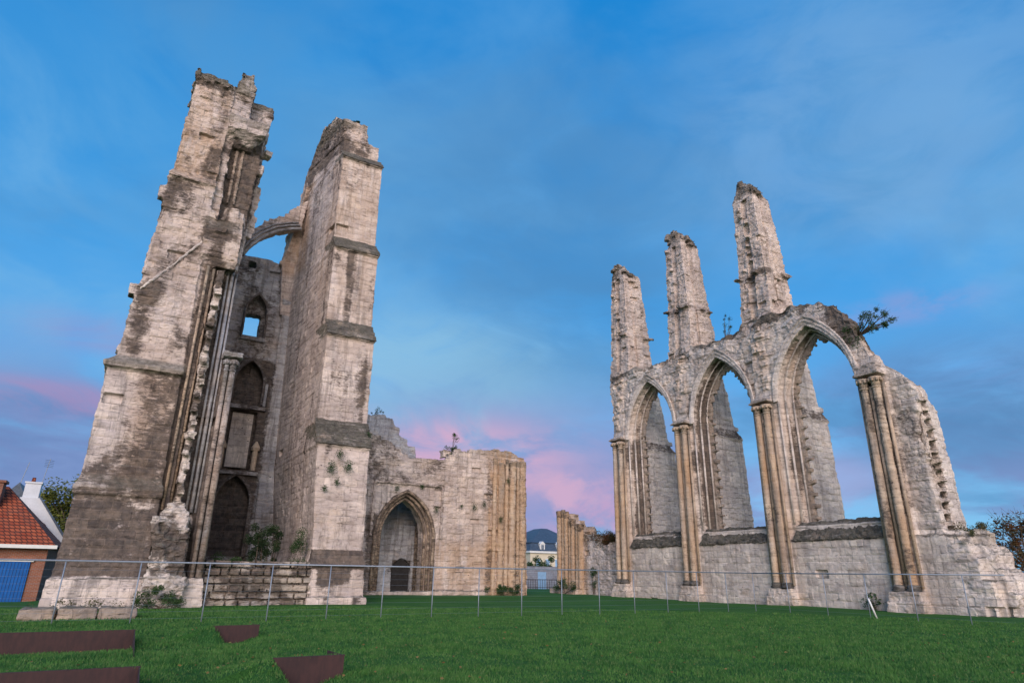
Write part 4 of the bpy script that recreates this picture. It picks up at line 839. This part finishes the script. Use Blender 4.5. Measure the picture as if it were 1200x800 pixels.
def blob(azd, eld, wa, we, amp, thr=.48):
    a, e = math.radians(azd), math.radians(eld)
    v = t.n('ShaderNodeVectorMath', operation='DOT_PRODUCT'); t.l(d, v.inputs[0]); v.inputs[1].default_value = (math.cos(a), -math.sin(a), 0)
    h = t.math('DIVIDE', v.outputs['Value'], math.radians(wa)); q = t.math('DIVIDE', t.math('SUBTRACT', z, math.sin(e)), math.radians(we))
    r2 = t.math('ADD', t.math('MULTIPLY', h, h), t.math('MULTIPLY', q, q))
    f = t.n('ShaderNodeVectorMath', operation='DOT_PRODUCT'); t.l(d, f.inputs[0]); f.inputs[1].default_value = (math.sin(a), math.cos(a), 0)
    fall = t.math('MULTIPLY', t.math('EXPONENT', t.math('MULTIPLY', r2, -1.)) , t.math('GREATER_THAN', f.outputs['Value'], 0))
    nn = t.noise(t.mapv(d,(1,1,2.0),(azd*.1,0,0)), 5.5, 7, .6, .6)
    return t.math('MULTIPLY', t.math('MULTIPLY', t.ramp(fall, 0, .8), t.ramp(nn, .50-thr*.35, .60, 0, 1)), amp)
for args, col in (((22,16,13,7.,.85,1.2), (.28,.54,.76)), ((4,34,16,9.,.35,.9), (.13,.40,.72)), ((36,28,13,12.,.5,.9), (.075,.25,.52)), ((64,34,14,9,.5,.7), (.20,.42,.74)), ((66,12,12,5,.75,.8), (.10,.23,.47)), ((-4,8,12,5,.7,.9), (.13,.22,.47)),
    ((27,8,14,6.5,.85,1.1), (.27,.33,.62)), ((23,9.5,12,3.4,.95,.35), (.66,.42,.60)), ((33,6.5,7,2.2,.9,.2), (.64,.42,.60)), ((38,4,5,3,.85,.35), (.62,.38,.58)), ((-6.5,11.8,6,1.4,.5,.2), (.48,.27,.47)), ((-4,17,6,1.4,.5,.7), (.33,.28,.55)), ((64,20,5,1.2,.3,.3), (.42,.33,.6)), ((56,7,5,2.4,.5,.8), (.42,.33,.58))):
    base = t.mix(blob(*args), base, c10(*col))
v = t.n('ShaderNodeVectorMath', operation='DOT_PRODUCT'); t.l(d, v.inputs[0]); a_ = math.radians(190); v.inputs[1].default_value = (math.sin(a_), math.cos(a_), .25)
base = t.mix(t.math('MULTIPLY', t.ramp(v.outputs['Value'], .1, .95), t.ramp(z, .75, .15)), base, c10(2.0,1.72,1.62))     # bright western sky behind the photographer
bg = t.n('ShaderNodeBackground'); t.l(base, bg.inputs[0]); bg.inputs[1].default_value = .1
o = t.n('ShaderNodeOutputWorld'); t.l(bg.outputs[0], o.inputs[0])

f_, pitch, roll, head, CH = 740., math.atan(272/740.), math.radians(.8), math.radians(29.7), 1.25
fw = Vector((math.sin(head)*math.cos(pitch), math.cos(head)*math.cos(pitch), math.sin(pitch))); r0 = Vector((math.cos(head), -math.sin(head), 0)); u0 = r0.cross(fw)
r = r0*math.cos(roll)+u0*math.sin(roll); u = u0*math.cos(roll)-r0*math.sin(roll)
cd = bpy.data.cameras.new('camera'); cam = bpy.data.objects.new('camera', cd); COL.objects.link(cam)
cd.sensor_width = 36; cd.lens = f_/1200*36; cd.clip_end = 5000; cd.clip_start = .1
cam.matrix_world = Matrix(((r.x,u.x,-fw.x,0),(r.y,u.y,-fw.y,0),(r.z,u.z,-fw.z,CH),(0,0,0,1)))
S.camera = cam
S.view_settings.view_transform = 'Standard'; S.view_settings.look = 'None'; S.view_settings.exposure = 0; S.view_settings.gamma = 1
S.cycles.max_bounces = 5; S.cycles.diffuse_bounces = 3
for o in list(bpy.data.objects):
    if '_w' in o: del o['_w']
